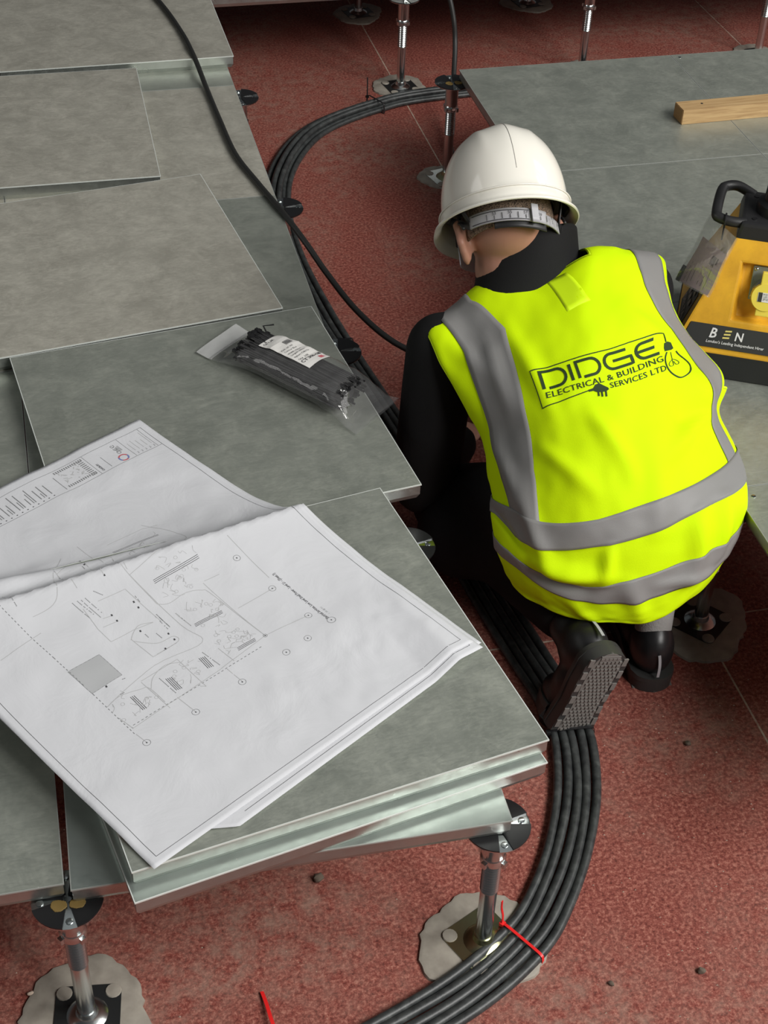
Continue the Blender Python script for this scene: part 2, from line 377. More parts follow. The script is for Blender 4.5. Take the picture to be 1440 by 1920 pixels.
def grid(nu, nv, fn, keep=None):
    V = [fn(i / (nu - 1), j / (nv - 1)) for i in range(nu) for j in range(nv)]; F = []
    for i in range(nu - 1):
        for j in range(nv - 1):
            if keep is None or keep((i + 0.5) / (nu - 1), (j + 0.5) / (nv - 1)):
                F.append((i * nv + j, (i + 1) * nv + j, (i + 1) * nv + j + 1, i * nv + j + 1))
    return V, F
def thicken(vf, th, normals=None):
    """sheet -> closed shell of thickness th below it"""
    me = mesh('tmp', vf); bm = bmesh.new(); bm.from_mesh(me)
    bmesh.ops.delete(bm, geom=[v for v in bm.verts if not v.link_faces], context='VERTS')
    bmesh.ops.recalc_face_normals(bm, faces=bm.faces)
    bm.normal_update()
    bmesh.ops.solidify(bm, geom=bm.faces[:], thickness=th)
    bm.to_mesh(me); bm.free(); return me
def ribbon(pts, wd, fn, z=0.0):
    """flat stroke of width wd along 2-D points, mapped by fn(x, y, z) to 3-D"""
    V = []; F = []; n = len(pts)
    for i, p in enumerate(pts):
        a = pts[max(i - 1, 0)]; b = pts[min(i + 1, n - 1)]; dx, dy = b[0] - a[0], b[1] - a[1]; L = math.hypot(dx, dy) or 1
        nx, ny = -dy / L * wd / 2, dx / L * wd / 2
        V += [fn(p[0] + nx, p[1] + ny, z), fn(p[0] - nx, p[1] - ny, z)]
    for i in range(n - 1): F.append((2 * i, 2 * i + 1, 2 * i + 3, 2 * i + 2))
    return V, F
def dense(pts, step):
    out = []
    for a, b in zip(pts[:-1], pts[1:]):
        L = math.hypot(b[0] - a[0], b[1] - a[1]); n = max(1, int(L / step))
        for k in range(n): out.append((a[0] + (b[0] - a[0]) * k / n, a[1] + (b[1] - a[1]) * k / n))
    out.append(tuple(pts[-1])); return out
def smooth2(pts, n=6): return [(p.x, p.y) for p in catmull([(a, b, 0) for a, b in pts], n)]
def text2d(body, size=1.0, spacing=1.0, bold=0.0, align='LEFT', res=2):
    if size != 1.0:
        V, F = text2d(body, 1.0, spacing, bold, align, res); return [(v[0] * size, v[1] * size, 0) for v in V], F
    """triangles of a line of lettering, on the x-y plane"""
    cu = bpy.data.curves.new('t', 'FONT'); cu.body = body; cu.size = size; cu.space_character = spacing; cu.align_x = align
    cu.resolution_u = res; cu.offset = bold
    o = bpy.data.objects.new('t', cu); COL.objects.link(o); dg = bpy.context.evaluated_depsgraph_get(); dg.update()
    me = bpy.data.meshes.new_from_object(o.evaluated_get(dg))
    V = [tuple(v.co) for v in me.vertices]; F = [tuple(p.vertices) for p in me.polygons]
    bpy.data.objects.remove(o); bpy.data.curves.remove(cu); bpy.data.meshes.remove(me); return V, F
def fit_text(body, width, height=None, spacing=1.0, bold=0.0):
    V, F = text2d(body, 1.0, spacing, bold)
    x0 = min(v[0] for v in V); x1 = max(v[0] for v in V); y0 = min(v[1] for v in V); y1 = max(v[1] for v in V)
    sx = width / (x1 - x0); sy = sx if height is None else height / max(y1, 0.01)
    return [((v[0] - x0) * sx, v[1] * sy, 0) for v in V], F
def mapv(vf, fn): return [fn(*v) for v in vf[0]], vf[1]
# ------------------------------------------------------------------ setting
H = 0.3175; T = 0.032
def struct(name, vf, m, label, **kw):
    o = obj(name, vf, m, **kw); o['kind'] = 'structure'; o['label'] = label; return o
struct('floor', grid(2, 2, lambda a, b: (-5 + 12 * a, -7 + 16 * b, 0)), M['floor'], 'red painted concrete floor slab with chalk lines')
# ------------------------------------------------------------------ raised floor panels
PS = 0.5985
def ringbox(a, b, z0, z1):
    V = []; F = []
    for z in (z0, z1):
        for s in (a, b): V += [(-s, -s, z), (s, -s, z), (s, s, z), (-s, s, z)]
    for k in range(4):
        l = (k + 1) % 4
        F += [(4 + k, 4 + l, l, k), (8 + k, 8 + l, 12 + l, 12 + k), (4 + l, 4 + k, 12 + k, 12 + l), (k, l, 8 + l, 8 + k)]
    return V, F
h2 = PS / 2
SHEET_ME = mesh('top_sheet', box(-h2 + 0.0014, h2 - 0.0014, -h2 + 0.0014, h2 - 0.0014, T - 0.0022, T))
LIP_ME = mesh('edge_lip', ringbox(h2 - 0.0014, h2, T - 0.0024, T - 0.0001))
a_, b_ = h2 - 0.0016, h2 - 0.006
TRAY_ME = mesh('tray', ([(-b_, -b_, 0), (b_, -b_, 0), (b_, b_, 0), (-b_, b_, 0), (-a_, -a_, 0.010), (a_, -a_, 0.010), (a_, a_, 0.010), (-a_, a_, 0.010),
                         (-a_, -a_, T - 0.0024), (a_, -a_, T - 0.0024), (a_, a_, T - 0.0024), (-a_, a_, T - 0.0024)],
                        [(3, 2, 1, 0)] + [(i + k, i + (k + 1) % 4, i + 4 + (k + 1) % 4, i + 4 + k) for i in (0, 4) for k in range(4)] + [(8, 9, 10, 11)]))
RIVET = lathe([(0.0045, T - 0.0002), (0.0042, T + 0.0009), (0.002, T + 0.0014)], 10)
def panel(cx, cy, z, rz, label, group, m='steel', rivets=()):
    t = thing('access_panel', label, 'floor panel', (cx, cy, z), R(rz), group)
    for nm, me, mm in (('top_sheet', SHEET_ME, M[m]), ('edge_lip', LIP_ME, M['edge_highlight'] if z > H - T + 0.001 else M['edge_highlight_dim']), ('tray', TRAY_ME, M['steel_side'])):
        o = bpy.data.objects.new(nm, me); COL.objects.link(o); o.parent = t
        if not me.materials: me.materials.append(mm)
        o.material_slots[0].link = 'OBJECT'; o.material_slots[0].material = mm
    for x, y in rivets:
        obj('screw', ([(v[0] + x, v[1] + y, v[2]) for v in RIVET[0]], RIVET[1]), M['zinc'], t, local=True, smooth=True, angle=40)
    return t
zf = H - T
GF = 'floor panels laid on the pedestals'
def cell(u, v, label, m='steel', rivets=()): return panel(0.6 * u + 0.3, 0.6 * v + 0.3, zf, 0, label, GF, m, rivets)
GL = 'loose floor panels lying on the laid ones'
cell(-1, 1, 'grey steel floor panel hidden under the panel with the bag of cable ties')
cell(-1, 2, 'grey steel floor panel showing a narrow strip right of the skewed dusty panel')
cell(-1, 3, 'dusty steel floor panel crossed by the black flex, in front of the overlapping panel', 'steel_dusty')
cell(-1, 4, 'grey steel floor panel under the overlapping panel at the top left')
cell(-2, 0, 'dark grey steel floor panel at the bottom left, over the left pedestal')
cell(-2, 1, 'dark steel floor panel at the left edge, beside the drawings')
cell(-2, 2, 'steel floor panel at the left edge under the skewed dusty panel', 'steel_dusty')
cell(-2, 3, 'steel floor panel at the left edge under the loose square panel', 'steel_dusty')
cr = ((-0.285, 0.285), (-0.262, 0.287))
cell(1, 0, 'grey steel floor panel at the right edge below the worker\'s hip', 'steel', ((-0.272, 0.272),))
cell(1, 1, 'grey steel floor panel between the worker and the yellow machine', 'steel', ((-0.272, -0.272), (-0.268, -0.250)))
cell(1, 2, 'grey steel floor panel between the helmet and the yellow machine', 'steel')
cell(1, 3, 'grey steel floor panel with the end of the timber on it', 'steel')
cell(2, 3, 'grey steel floor panel under the timber at the top right corner', 'steel', ((-0.28, 0.28),))
cell(2, 2, 'grey steel floor panel in front of the timber at the right edge', 'steel')
cell(0, 5, 'steel floor panel whose front edge shows at the very top', 'steel')
cell(-1, 5, 'steel floor panel at the top left beyond the overlapping panel', 'steel_dusty')
cell(1, 5, 'steel floor panel over the two far pedestals', 'steel')
cell(2, 5, 'steel floor panel above the far right pedestal', 'steel')
for u_, lb_ in ((-1, 'left'), (0, 'centre left'), (1, 'centre right'), (2, 'right')): cell(u_, 6, 'unseen steel floor panel added in a second row beyond the far edge, ' + lb_, 'steel')  # unseen row, added to deepen the shade under the far platform
cell(3, 5, 'unseen steel floor panel added at the far right end of the back row', 'steel')  # also out of view, added for the shade below it
def by_corner(fx, fy, rz, sx, sy):
    """panel centre from one corner; sx, sy tell which corner it is"""
    a = R(rz); dx, dy = -sx * h2, -sy * h2
    return fx + dx * math.cos(a) - dy * math.sin(a), fy + dx * math.sin(a) + dy * math.cos(a)
GL = 'loose floor panels lying on the laid ones'
e = 0.0003
panel(*by_corner(0.005, -0.022, -1.0, 1, -1), zf, -1.0, 'pale steel floor panel underneath the stack that carries the drawings', GF, 'steel_clean')
panel(*by_corner(0.016, 2.507, 0.4, 1, -1), H + e, 0.4, 'dusty steel panel overlapping at the top left, black flex running over its corner', GL, 'steel_dusty')
panel(*by_corner(-0.250, 1.874, -0.9, 1, -1), H + e, -0.9, 'loose square dusty panel at the left edge, its right side beside a bare strip', GL, 'steel_dusty')
panel(*by_corner(-0.078, 1.276, 7.9, 1, -1), H + e, 7.9, 'large dusty panel laid skewed behind the bag of cable ties', GL, 'steel_dusty')
panel(*by_corner(-0.021, 1.272, 7.2, 1, 1), H + e, 7.2, 'steel panel laid skewed with the bag of cable ties on it', GL, 'steel')
panel(*by_corner(0.073, 0.042, 11.0, 1, -1), H + e, 11.0, 'second panel of the stack, pale strip showing below the drawings panel', GL, 'steel_clean')
panel(*by_corner(0.076, 0.055, 10.0, 1, -1), H + T + 2 * e, 10.0, 'topmost panel of the stack with the drawings spread on it', GL, 'steel')

# ------------------------------------------------------------------ pedestals
def blob(rmax, seed, z=0.006):
    rg = random.Random(seed); n = 56; V = []; F = []
    ph = [rg.uniform(0, 6.28) for _ in range(5)]
    for ring, (f, zz) in enumerate(((1.0, 0.0), (0.985, z * 0.7), (0.93, z), (0.5, z * 1.05), (0.02, z))):
        for k in range(n):
            a = 2 * math.pi * k / n
            rr = rmax * (1 + 0.09 * math.sin(2 * a + ph[0]) + 0.06 * math.sin(3 * a + ph[1]) + 0.03 * math.sin(7 * a + ph[2]) + 0.018 * math.sin(17 * a + ph[3]) + 0.012 * math.sin(26 * a + ph[4]))
            V.append((rr * f * math.cos(a), rr * f * math.sin(a), zz))
    for i in range(4):
        for k in range(n): l = (k + 1) % n; F.append((i * n + k, i * n + l, (i + 1) * n + l, (i + 1) * n + k))
    F.append(tuple(4 * n + k for k in range(n)))
    return V, F
def sector(r0, r1, a0, a1, z0, z1, n=8):
    V = []; F = []
    for k in range(n + 1):
        a = a0 + (a1 - a0) * k / n
        for r_, z in ((r0, z0), (r1, z0), (r1, z1), (r0, z1)): V.append((r_ * math.cos(a), r_ * math.sin(a), z))
    for k in range(n):
        b = 4 * k
        for j in range(4): l = (j + 1) % 4; F.append((b + j, b + l, b + 4 + l, b + 4 + j))
    F += [(3, 2, 1, 0), (4 * n, 4 * n + 1, 4 * n + 2, 4 * n + 3)]
    return V, F
def thread(r0, r1, z0, z1, turns, n=18):
    prof = []; k = int(turns)
    for i in range(k):
        za = z0 + (z1 - z0) * i / k; zb = z0 + (z1 - z0) * (i + 0.5) / k; prof += [(r0, za), (r1, zb)]
    return lathe(prof + [(r0, z1)], n)
HB = H - T - 0.0003
def rounded_plate(s, r_, z0, z1, rot):
    pts = []
    for cx, cy, a0 in ((s - r_, s - r_, 0), (-s + r_, s - r_, 90), (-s + r_, -s + r_, 180), (s - r_, -s + r_, 270)):
        for k in range(5):
            a = R(a0 + 22.5 * k); x, y = cx + r_ * math.cos(a), cy + r_ * math.sin(a)
            pts.append((x * math.cos(rot) - y * math.sin(rot), x * math.sin(rot) + y * math.cos(rot)))
    n = len(pts); V = [(x, y, z0) for x, y in pts] + [(x, y, z1) for x, y in pts]
    return V, [tuple(range(n - 1, -1, -1)), tuple(range(n, 2 * n))] + [(k, (k + 1) % n, n + (k + 1) % n, n + k) for k in range(n)]
def pedestal(label, loc, plate='dark_plate', rot=20, blob_r=0.082, seed=1):
    t = thing('steel_pedestal', label, 'pedestal', (*loc, 0), 0, 'adjustable pedestals of the raised floor')
    ad = obj('adhesive_pad', blob(blob_r, seed), M['adhesive'], t, local=True, smooth=True, angle=50)
    pl = obj('base_plate', rounded_plate(0.047, 0.012, 0.0055, 0.0082, R(rot)), M[plate], t, local=True)
    for k in range(4):
        a = R(rot + 45 + 90 * k); c = (0.05 * math.cos(a), 0.05 * math.sin(a), 0.008)
        obj('glue_plug', lathe([(0.012, 0.0), (0.011, 0.0018), (0.006, 0.0026)], 14, c), M['adhesive'], pl, local=True, smooth=True, angle=50)
    obj('weld_collar', lathe([(0.030, 0.008), (0.024, 0.0125), (0.0165, 0.015), (0.0142, 0.024)], 24), M['zinc_yellow'] if plate != 'dark_plate' else M['zinc'], t, local=True, smooth=True, angle=35)
    obj('tube', lathe([(0.0128, 0.008), (0.0128, 0.135)], 24), M['zinc'], t, local=True, smooth=True, angle=35)
    obj('threaded_stud', thread(0.0122, 0.0140, 0.135, HB - 0.075, 13), M['zinc'], t, local=True, smooth=True, angle=30)
    nut = MB(); nut.add(lathe([(0.015, HB - 0.082), (0.019, HB - 0.079), (0.019, HB - 0.070), (0.0165, HB - 0.066)], 24))
    for k in range(4):
        a = R(35 + 90 * k); nut.add(obox((0.0195 * math.cos(a), 0.0195 * math.sin(a), HB - 0.0745), Vector((math.cos(a), math.sin(a), 0)) * 0.004, Vector((-math.sin(a), math.cos(a), 0)) * 0.004, (0, 0, 0.005)))
    obj('lock_nut', nut, M['zinc'], t, local=True, smooth=True, angle=35)
    obj('socket', lathe([(0.0165, HB - 0.067), (0.0172, HB - 0.06), (0.0172, HB - 0.012), (0.0205, HB - 0.0045)], 24), M['zinc'], t, local=True, smooth=True, angle=35)
    hd = obj('head_plate', lathe([(0.044, HB - 0.0055), (0.0475, HB - 0.005), (0.0475, HB - 0.003), (0.046, HB - 0.0025)], 32), M['zinc'], t, local=True, smooth=True, angle=35)
    for k in range(4):
        a0 = R(90 * k + 12); a1 = R(90 * k + 78)
        obj('gasket', sector(0.006, 0.0478, a0, a1, HB - 0.0026, HB - 0.0003, 7), M['gasket'], hd, local=True)
        a = R(90 * k)
        obj('screw', lathe([(0.0052, HB - 0.0026), (0.0050, HB - 0.0008), (0.0028, HB - 0.0003)], 10, (0.036 * math.cos(a), 0.036 * math.sin(a), 0)), M['zinc'], hd, local=True, smooth=True, angle=40)
    return t
SP = [
 ((-0.008, 0.002), 'galvanised pedestal with round head beside the red cable tie, near corner of the stack', 'zinc_yellow', 25, 0.092, 3),
 ((-0.6, 0.002), 'galvanised pedestal on a black base plate at the bottom left corner', 'dark_plate', -8, 0.095, 5),
 ((0.012, 0.6), 'black pedestal head just showing left of the worker\'s elbow', 'dark_plate', 10, 0.08, 7),
 ((0.018, 1.2), 'pedestal head with one bright screw beside the bag of cable ties', 'dark_plate', 30, 0.08, 9),
 ((0.016, 1.8), 'round pedestal head at the platform edge where the black flex leaves it', 'dark_plate', 0, 0.08, 11),
 ((0.014, 2.4), 'round pedestal head at the platform edge near the overlapping top left panel', 'dark_plate', 0, 0.08, 13),
 ((0.59, 0.59), 'dark pedestal on the red floor right of the worker\'s boots', 'dark_plate', 40, 0.098, 15),
 ((0.585, 2.4), 'pedestal behind the helmet under the corner of the right-hand platform', 'zinc', 15, 0.075, 17),
 ((0.6, 3.0), 'tall pedestal standing behind the far cable bend', 'dark_plate', 10, 0.088, 19),
 ((1.2, 3.03), 'silver pedestal above the back edge of the right-hand platform', 'dark_plate', 10, 0.08, 21),
 ((0.6, 3.6), 'farthest pedestal foot in the shadow at the top, left of the hanging flex', 'dark_plate', 10, 0.085, 23),
 ((1.2, 3.6), 'pedestal foot in deep shadow at the top centre right', 'dark_plate', 10, 0.085, 25),
 ((1.815, 3.05), 'pedestal at the top right edge of the picture', 'dark_plate', 10, 0.085, 27),
]
M['residue'] = mat('ochre_glue_residue', (0.20, 0.13, 0.035), 0.7)
for loc, lab, pl, rot, br, sd in SP:
    t_ = pedestal(lab, loc, pl, rot, br, sd)
    if sd in (5, 17):
        hd_ = [c_ for c_ in t_.children if c_.name.startswith('head_plate')][0]
        for gx, gy in ((-0.012, -0.010), (0.013, -0.010)):
            bl_ = blob(0.010, sd + int(gx * 1000), 0.0012); obj('glue_residue', ([(v_[0] + gx, v_[1] + gy, v_[2] + HB - 0.0004) for v_ in bl_[0]], bl_[1]), M['residue'], hd_, local=True)

# ------------------------------------------------------------------ cables
CPATH = [(-0.45, -0.20), (-0.30, -0.163), (-0.133, -0.110), (-0.03, -0.066), (0.06, -0.008), (0.115, 0.05), (0.172, 0.132), (0.222, 0.232), (0.252, 0.33), (0.260, 0.40), (0.255, 0.48), (0.24, 0.58), (0.212, 0.8), (0.19, 1.05), (0.163, 1.27),
         (0.117, 1.58), (0.09, 1.8), (0.075, 2.05), (0.09, 2.3), (0.138, 2.5), (0.223, 2.67), (0.32, 2.775), (0.47, 2.86), (0.63, 2.915), (1.0, 2.945), (1.5, 2.96)]
cp = catmull([(x, y, 0) for x, y in CPATH], 14)
cr_ = 0.0077
labs = ['innermost black cable of the bundle, nearest the pedestals', 'second black cable from the inside of the curved bundle', 'middle black cable of the five in the curved bundle',
        'second black cable from the outside of the curved bundle', 'outermost black cable of the bundle, bending around the red floor']
def cable_point(i, off, z):
    a = cp[max(i - 1, 0)]; b = cp[min(i + 1, len(cp) - 1)]; t = (b - a).normalized(); n_ = Vector((t.y, -t.x, 0))
    return cp[i] + n_ * off + Vector((0, 0, z))
for k in range(5):
    pts = []
    for i in range(len(cp)):
        y = cp[i].y; spread = 0.0160 if y < 2.0 else 0.0160 - 0.002 * min(1, (y - 2.0))
        wob = 0.0011 * math.sin(i * 0.11 + k * 2.1); zz = 0.0078 + (0.0006 * math.sin(i * 0.07 + k) + 0.0006)
        pts.append(cable_point(i, (k - 2) * spread + wob, zz))
    o = obj('armoured_cable', tube(pts, cr_, 12), M['cable'], smooth=True, angle=60)
    tag(o, labs[k], 'cable', 'five cables of the curved bundle')
# two more cables on top at the far bend
for k, (o1, lab) in enumerate(((-0.008, 'upper black cable riding on the far bend of the bundle, outer one'), (0.010, 'upper black cable riding on the far bend of the bundle, inner one'))):
    pts = []
    for i in range(14 * 17, len(cp)):
        fz = min(1, (i - 14 * 17) / 30); pts.append(cable_point(i, o1 - 0.012 * (1 - fz), 0.0215 + 0.0002 * k))
    tag(obj('armoured_cable', tube(pts, cr_, 12), M['cable'], smooth=True, angle=60), lab, 'cable', 'cables on top of the far bend')

def tie_band(i, wrap, zt, wd, th, m, label, name='cable_tie', tail=None, skew=0.0):
    a = cp[i - 1]; b = cp[i + 1]; t = (b - a).normalized(); n_ = Vector((t.y, -t.x, 0)); c = cp[i]
    prof = [(-wrap, 0.004), (-wrap + 0.001, zt * 0.7), (-wrap + 0.006, zt), (0, zt + 0.0008), (wrap - 0.006, zt), (wrap - 0.001, zt * 0.7), (wrap, 0.004), (wrap - 0.004, 0.0008), (0, 0.0006), (-wrap + 0.004, 0.0008)]
    cl = catmull([(x, z, 0) for x, z in prof], 5, True); n = len(cl); V = []; F = []
    for (x, z) in [(p.x, p.y) for p in cl]:
        q = c + n_ * x + Vector((0, 0, z)) + t * skew * x
        out = Vector((0, 0, 1)) if abs(x) < wrap - 0.005 else n_ * (1 if x > 0 else -1)
        for s_, e_ in ((-1, 0), (1, 0), (1, 1), (-1, 1)): V.append(q + t * wd / 2 * s_ + out * th * e_ * (1 if z > 0.002 else 0.3))
    for k in range(n):
        l = (k + 1) % n
        for j in range(4): F.append((4 * k + j, 4 * k + (j + 1) % 4, 4 * l + (j + 1) % 4, 4 * l + j))
    tt = thing(name, label, 'cable tie', (c.x, c.y, 0))
    obj('band', (V, F), M[m], tt, smooth=True, angle=40)
    hp = c + n_ * -wrap + t * skew * -wrap + Vector((0, 0, zt * 0.8))
    obj('locking_head', obox(hp, n_ * 0.004, t * 0.0042, (0, 0, 0.0035)), M[m], tt, bevel=0.001)
    if tail:
        pl = catmull([hp] + [hp + n_ * a_ + t * b_ + Vector((0, 0, c_)) for a_, b_, c_ in tail], 8)
        V = []; F = []
        for q in pl:
            for sx, sy in ((-1, -1), (1, -1), (1, 1), (-1, 1)): V.append(q + t * (wd * 0.42) * sx + n_ * 0.0006 * sy)
        for k in range(len(pl) - 1):
            for j in range(4): F.append((4 * k + j, 4 * k + (j + 1) % 4, 4 * k + 4 + (j + 1) % 4, 4 * k + 4 + j))
        F += [(3, 2, 1, 0), tuple(4 * (len(pl) - 1) + j for j in range(4))]
        obj('tail', (V, F), M[m], tt, smooth=True, angle=40)
    return tt
def near_i(x, y): return min(range(1, len(cp) - 1), key=lambda i: (cp[i].x - x) ** 2 + (cp[i].y - y) ** 2)
tie_band(near_i(0.05, -0.018), 0.0410, 0.0172, 0.0048, 0.0011, 'red_tie', 'red cable tie with an upright tail around the near bend of cables', tail=[(-0.001, 0.0, 0.02), (-0.003, -0.003, 0.04), (-0.002, -0.006, 0.062)], skew=-0.10)
tie_band(near_i(0.258, 0.372), 0.0410, 0.0172, 0.0042, 0.0012, 'black_nylon', 'black cable tie around the bundle just below the boot sole')
tie_band(near_i(0.49, 2.865), 0.0405, 0.031, 0.0046, 0.0012, 'black_nylon', 'black cable tie with upright tail at the far bend of cables', tail=[(0.0, 0.0, 0.03), (-0.001, 0.0, 0.06)])
tie_band(near_i(0.110, 1.64), 0.0410, 0.0172, 0.0046, 0.0012, 'black_nylon', 'black cable tie around the bundle beside the skewed platform edge')
# stray red tie tail
pl = catmull([(-0.349, -0.012, 0.003), (-0.346, -0.035, 0.006), (-0.343, -0.07, 0.010), (-0.335, -0.11, 0.006)], 6); V = []; F = []
for q in pl:
    for sx, sz in ((-1, -1), (1, -1), (1, 1), (-1, 1)): V.append(q + Vector((0.0027 * sx, 0, 0.0007 * sz)))
for k in range(len(pl) - 1):
    for j in range(4): F.append((4 * k + j, 4 * k + (j + 1) % 4, 4 * k + 4 + (j + 1) % 4, 4 * k + 4 + j))
F += [(3, 2, 1, 0), tuple(4 * (len(pl) - 1) + j for j in range(4))]
tag(obj('cable_tie', (V, F), M['red_tie'], smooth=True, angle=40), 'cut red cable tie strip lying on the red floor at the bottom', 'cable tie')

FZ = H + T + 0.0003 + 0.0068
fp = [(-0.30, 3.25, H + 0.0072), (-0.20, 3.12, FZ - 0.01), (-0.158, 3.0, FZ), (-0.122, 2.83, FZ), (-0.098, 2.65, FZ), (-0.090, 2.54, FZ), (-0.083, 2.47, FZ - 0.012), (-0.075, 2.36, H + 0.008), (-0.069, 2.18, H + 0.0072), (-0.060, 2.0, H + 0.0072),
      (-0.032, 1.85, H + 0.0072), (0.0, 1.70, H + 0.0072), (0.030, 1.60, 0.305), (0.062, 1.52, 0.27), (0.105, 1.42, 0.235), (0.160, 1.33, 0.21), (0.235, 1.26, 0.19), (0.32, 1.24, 0.13), (0.38, 1.30, 0.06), (0.42, 1.42, 0.012)]
tag(obj('flex_cable', tube(catmull(fp, 10), 0.0066, 12), M['flex'], smooth=True, angle=60), 'thick black flex winding over the left panels and down into the gap', 'cable')
fp = [(0.74, 3.35, H + 0.0072), (0.70, 3.12, H + 0.0072), (0.705, 3.0, H + 0.008), (0.722, 2.955, H - 0.012), (0.735, 2.925, 0.24), (0.737, 2.90, 0.17), (0.715, 2.82, 0.10), (0.672, 2.66, 0.04), (0.637, 2.53, 0.010), (0.66, 2.36, 0.007), (0.75, 2.2, 0.007)]
tag(obj('flex_cable', tube(catmull(fp, 10), 0.0075, 12), M['flex'], smooth=True, angle=60), 'black flex hanging upright from the far panels behind the helmet', 'cable')
# ------------------------------------------------------------------ drawings
PN = Vector((-0.485, -0.053, 0)); QH = Vector((0.855, 0.519, 0)); PH = Vector((-0.519, 0.855, 0)); QW = 0.594; PL = 0.812
def sstep(x): x = min(max(x, 0), 1); return x * x * (3 - 2 * x)
ZT = H + 2 * T + 0.0006
def paper_z(pm, q, x, y):
    d = pm - (0.545 - 0.163 * q)
    h = 0.3835 + 0.0365 * math.exp(d / 0.11) if d < 0 else 0.352 + 0.068 * math.exp(-d / 0.06)
    e = (0.649 + (x + 0.029) * 0.177) - y
    return max(h, 0.352 + 0.0315 * sstep((e + 0.03) / 0.05))
def crease(pm, q):
    z = 0.0
    # soft cockles of handled paper
    z += 0.0032 * mnoise.noise(Vector((pm * 9, q * 6, 1.3))) * sstep(pm / 0.05)
    z += 0.0016 * mnoise.noise(Vector((pm * 22, q * 14, 4.1))) * sstep(pm / 0.05)
    z += 0.0016 * abs(mnoise.noise(Vector((pm * 30 + 3, q * 30, 8.7)))) * math.exp(-((pm - 0.10) / 0.09) ** 2) * sstep((q - 0.35) / 0.2) * 1.4
    # old fold from the title strip towards the ridge
    z += 0.010 * math.exp(-((pm - 0.50 - 0.12 * (1 - q)) / 0.03) ** 2) * sstep((0.55 - q) / 0.3)
    return max(z, -0.0006)
def sheet_pt(pm, q, dz=0.0, off=(0, 0), rot=0.0, flap=True):
    a = pm; b = (q - 0.5) * QW
    a2 = a * math.cos(rot) + b * math.sin(rot) + off[0]; b2 = -a * math.sin(rot) + b * math.cos(rot) + off[1]
    p = PN + QH * (b2 + 0.5 * QW) + PH * a2
    qq = b2 / QW + 0.5
    z = paper_z(a2, qq, p.x, p.y) + crease(a2, qq)
    if flap:  # right-hand corner lifts along a diagonal crease
        k = (qq - 0.925) + 0.42 * (0.015 - a2) * -1 * 0 + -0.55 * a2 + 0.0
        if a2 < 0.16: k = (qq - 0.925) + 0.0 - 0.30 * a2
        if k > 0: z -= 0.0; z += 0.0
        d2 = abs(qq - 0.925 - 0.30 * a2) * QW
        z += 0.011 * max(0, 1 - d2 / 0.05) * sstep((0.22 - a2) / 0.2)
    return Vector((p.x, p.y, z + dz))
def drawing_sheet(label, dz, off, rot):
    t = thing('drawing_sheet', label, 'drawing', tuple(PN + Vector((0, 0, ZT))), 0, 'printed drawings on the stack')
    def ear(a, b):   # dog-eared near corner of the lower sheets
        lo_ = max(0.0, (0.20 - b) / 0.13 * 0.06) if rot else 0.0
        return lo_ + a * (PL - lo_)
    me = thicken(grid(110, 90, lambda a, b: sheet_pt(ear(a, b), b, dz, off, rot)), -0.00025)
    shift(me, wloc(t)); o = obj('sheet', me, M['paper'], t, smooth=True)
    return t, o
under = [drawing_sheet('lowest drawing sheet, its corner peeping out nearest the platform edge', 0.0004, (-0.010, 0.010), 0.012),
         drawing_sheet('middle drawing sheet, a margin showing along the near right edge', 0.0016, (-0.019, 0.004), 0.012)]
top, top_sheet = drawing_sheet('top printed drawing, floor plan with title strip, ridged across the middle', 0.0030, (0, 0), 0.0)
def on_sheet(pm, y, z): return sheet_pt(pm, y / QW, 0.0030 + 0.0004 + z)   # coordinates in metres along / across
for t, (dz, off, rot) in zip((u[0] for u in under), ((0.0004, (-0.010, 0.010), 0.012), (0.0016, (-0.019, 0.004), 0.012))):
    mb = MB(); f2 = lambda a, b, z: sheet_pt(a, b / QW, dz + 0.0005, off, rot)
    for l in ([(0.014, 0.14), (0.014, QW - 0.014)], [(0.014, QW - 0.014), (PL - 0.03, QW - 0.014)]): mb.add(ribbon(dense(l, 0.006), 0.0007, f2))
    obj('border_line', mb, M['ink'], t)
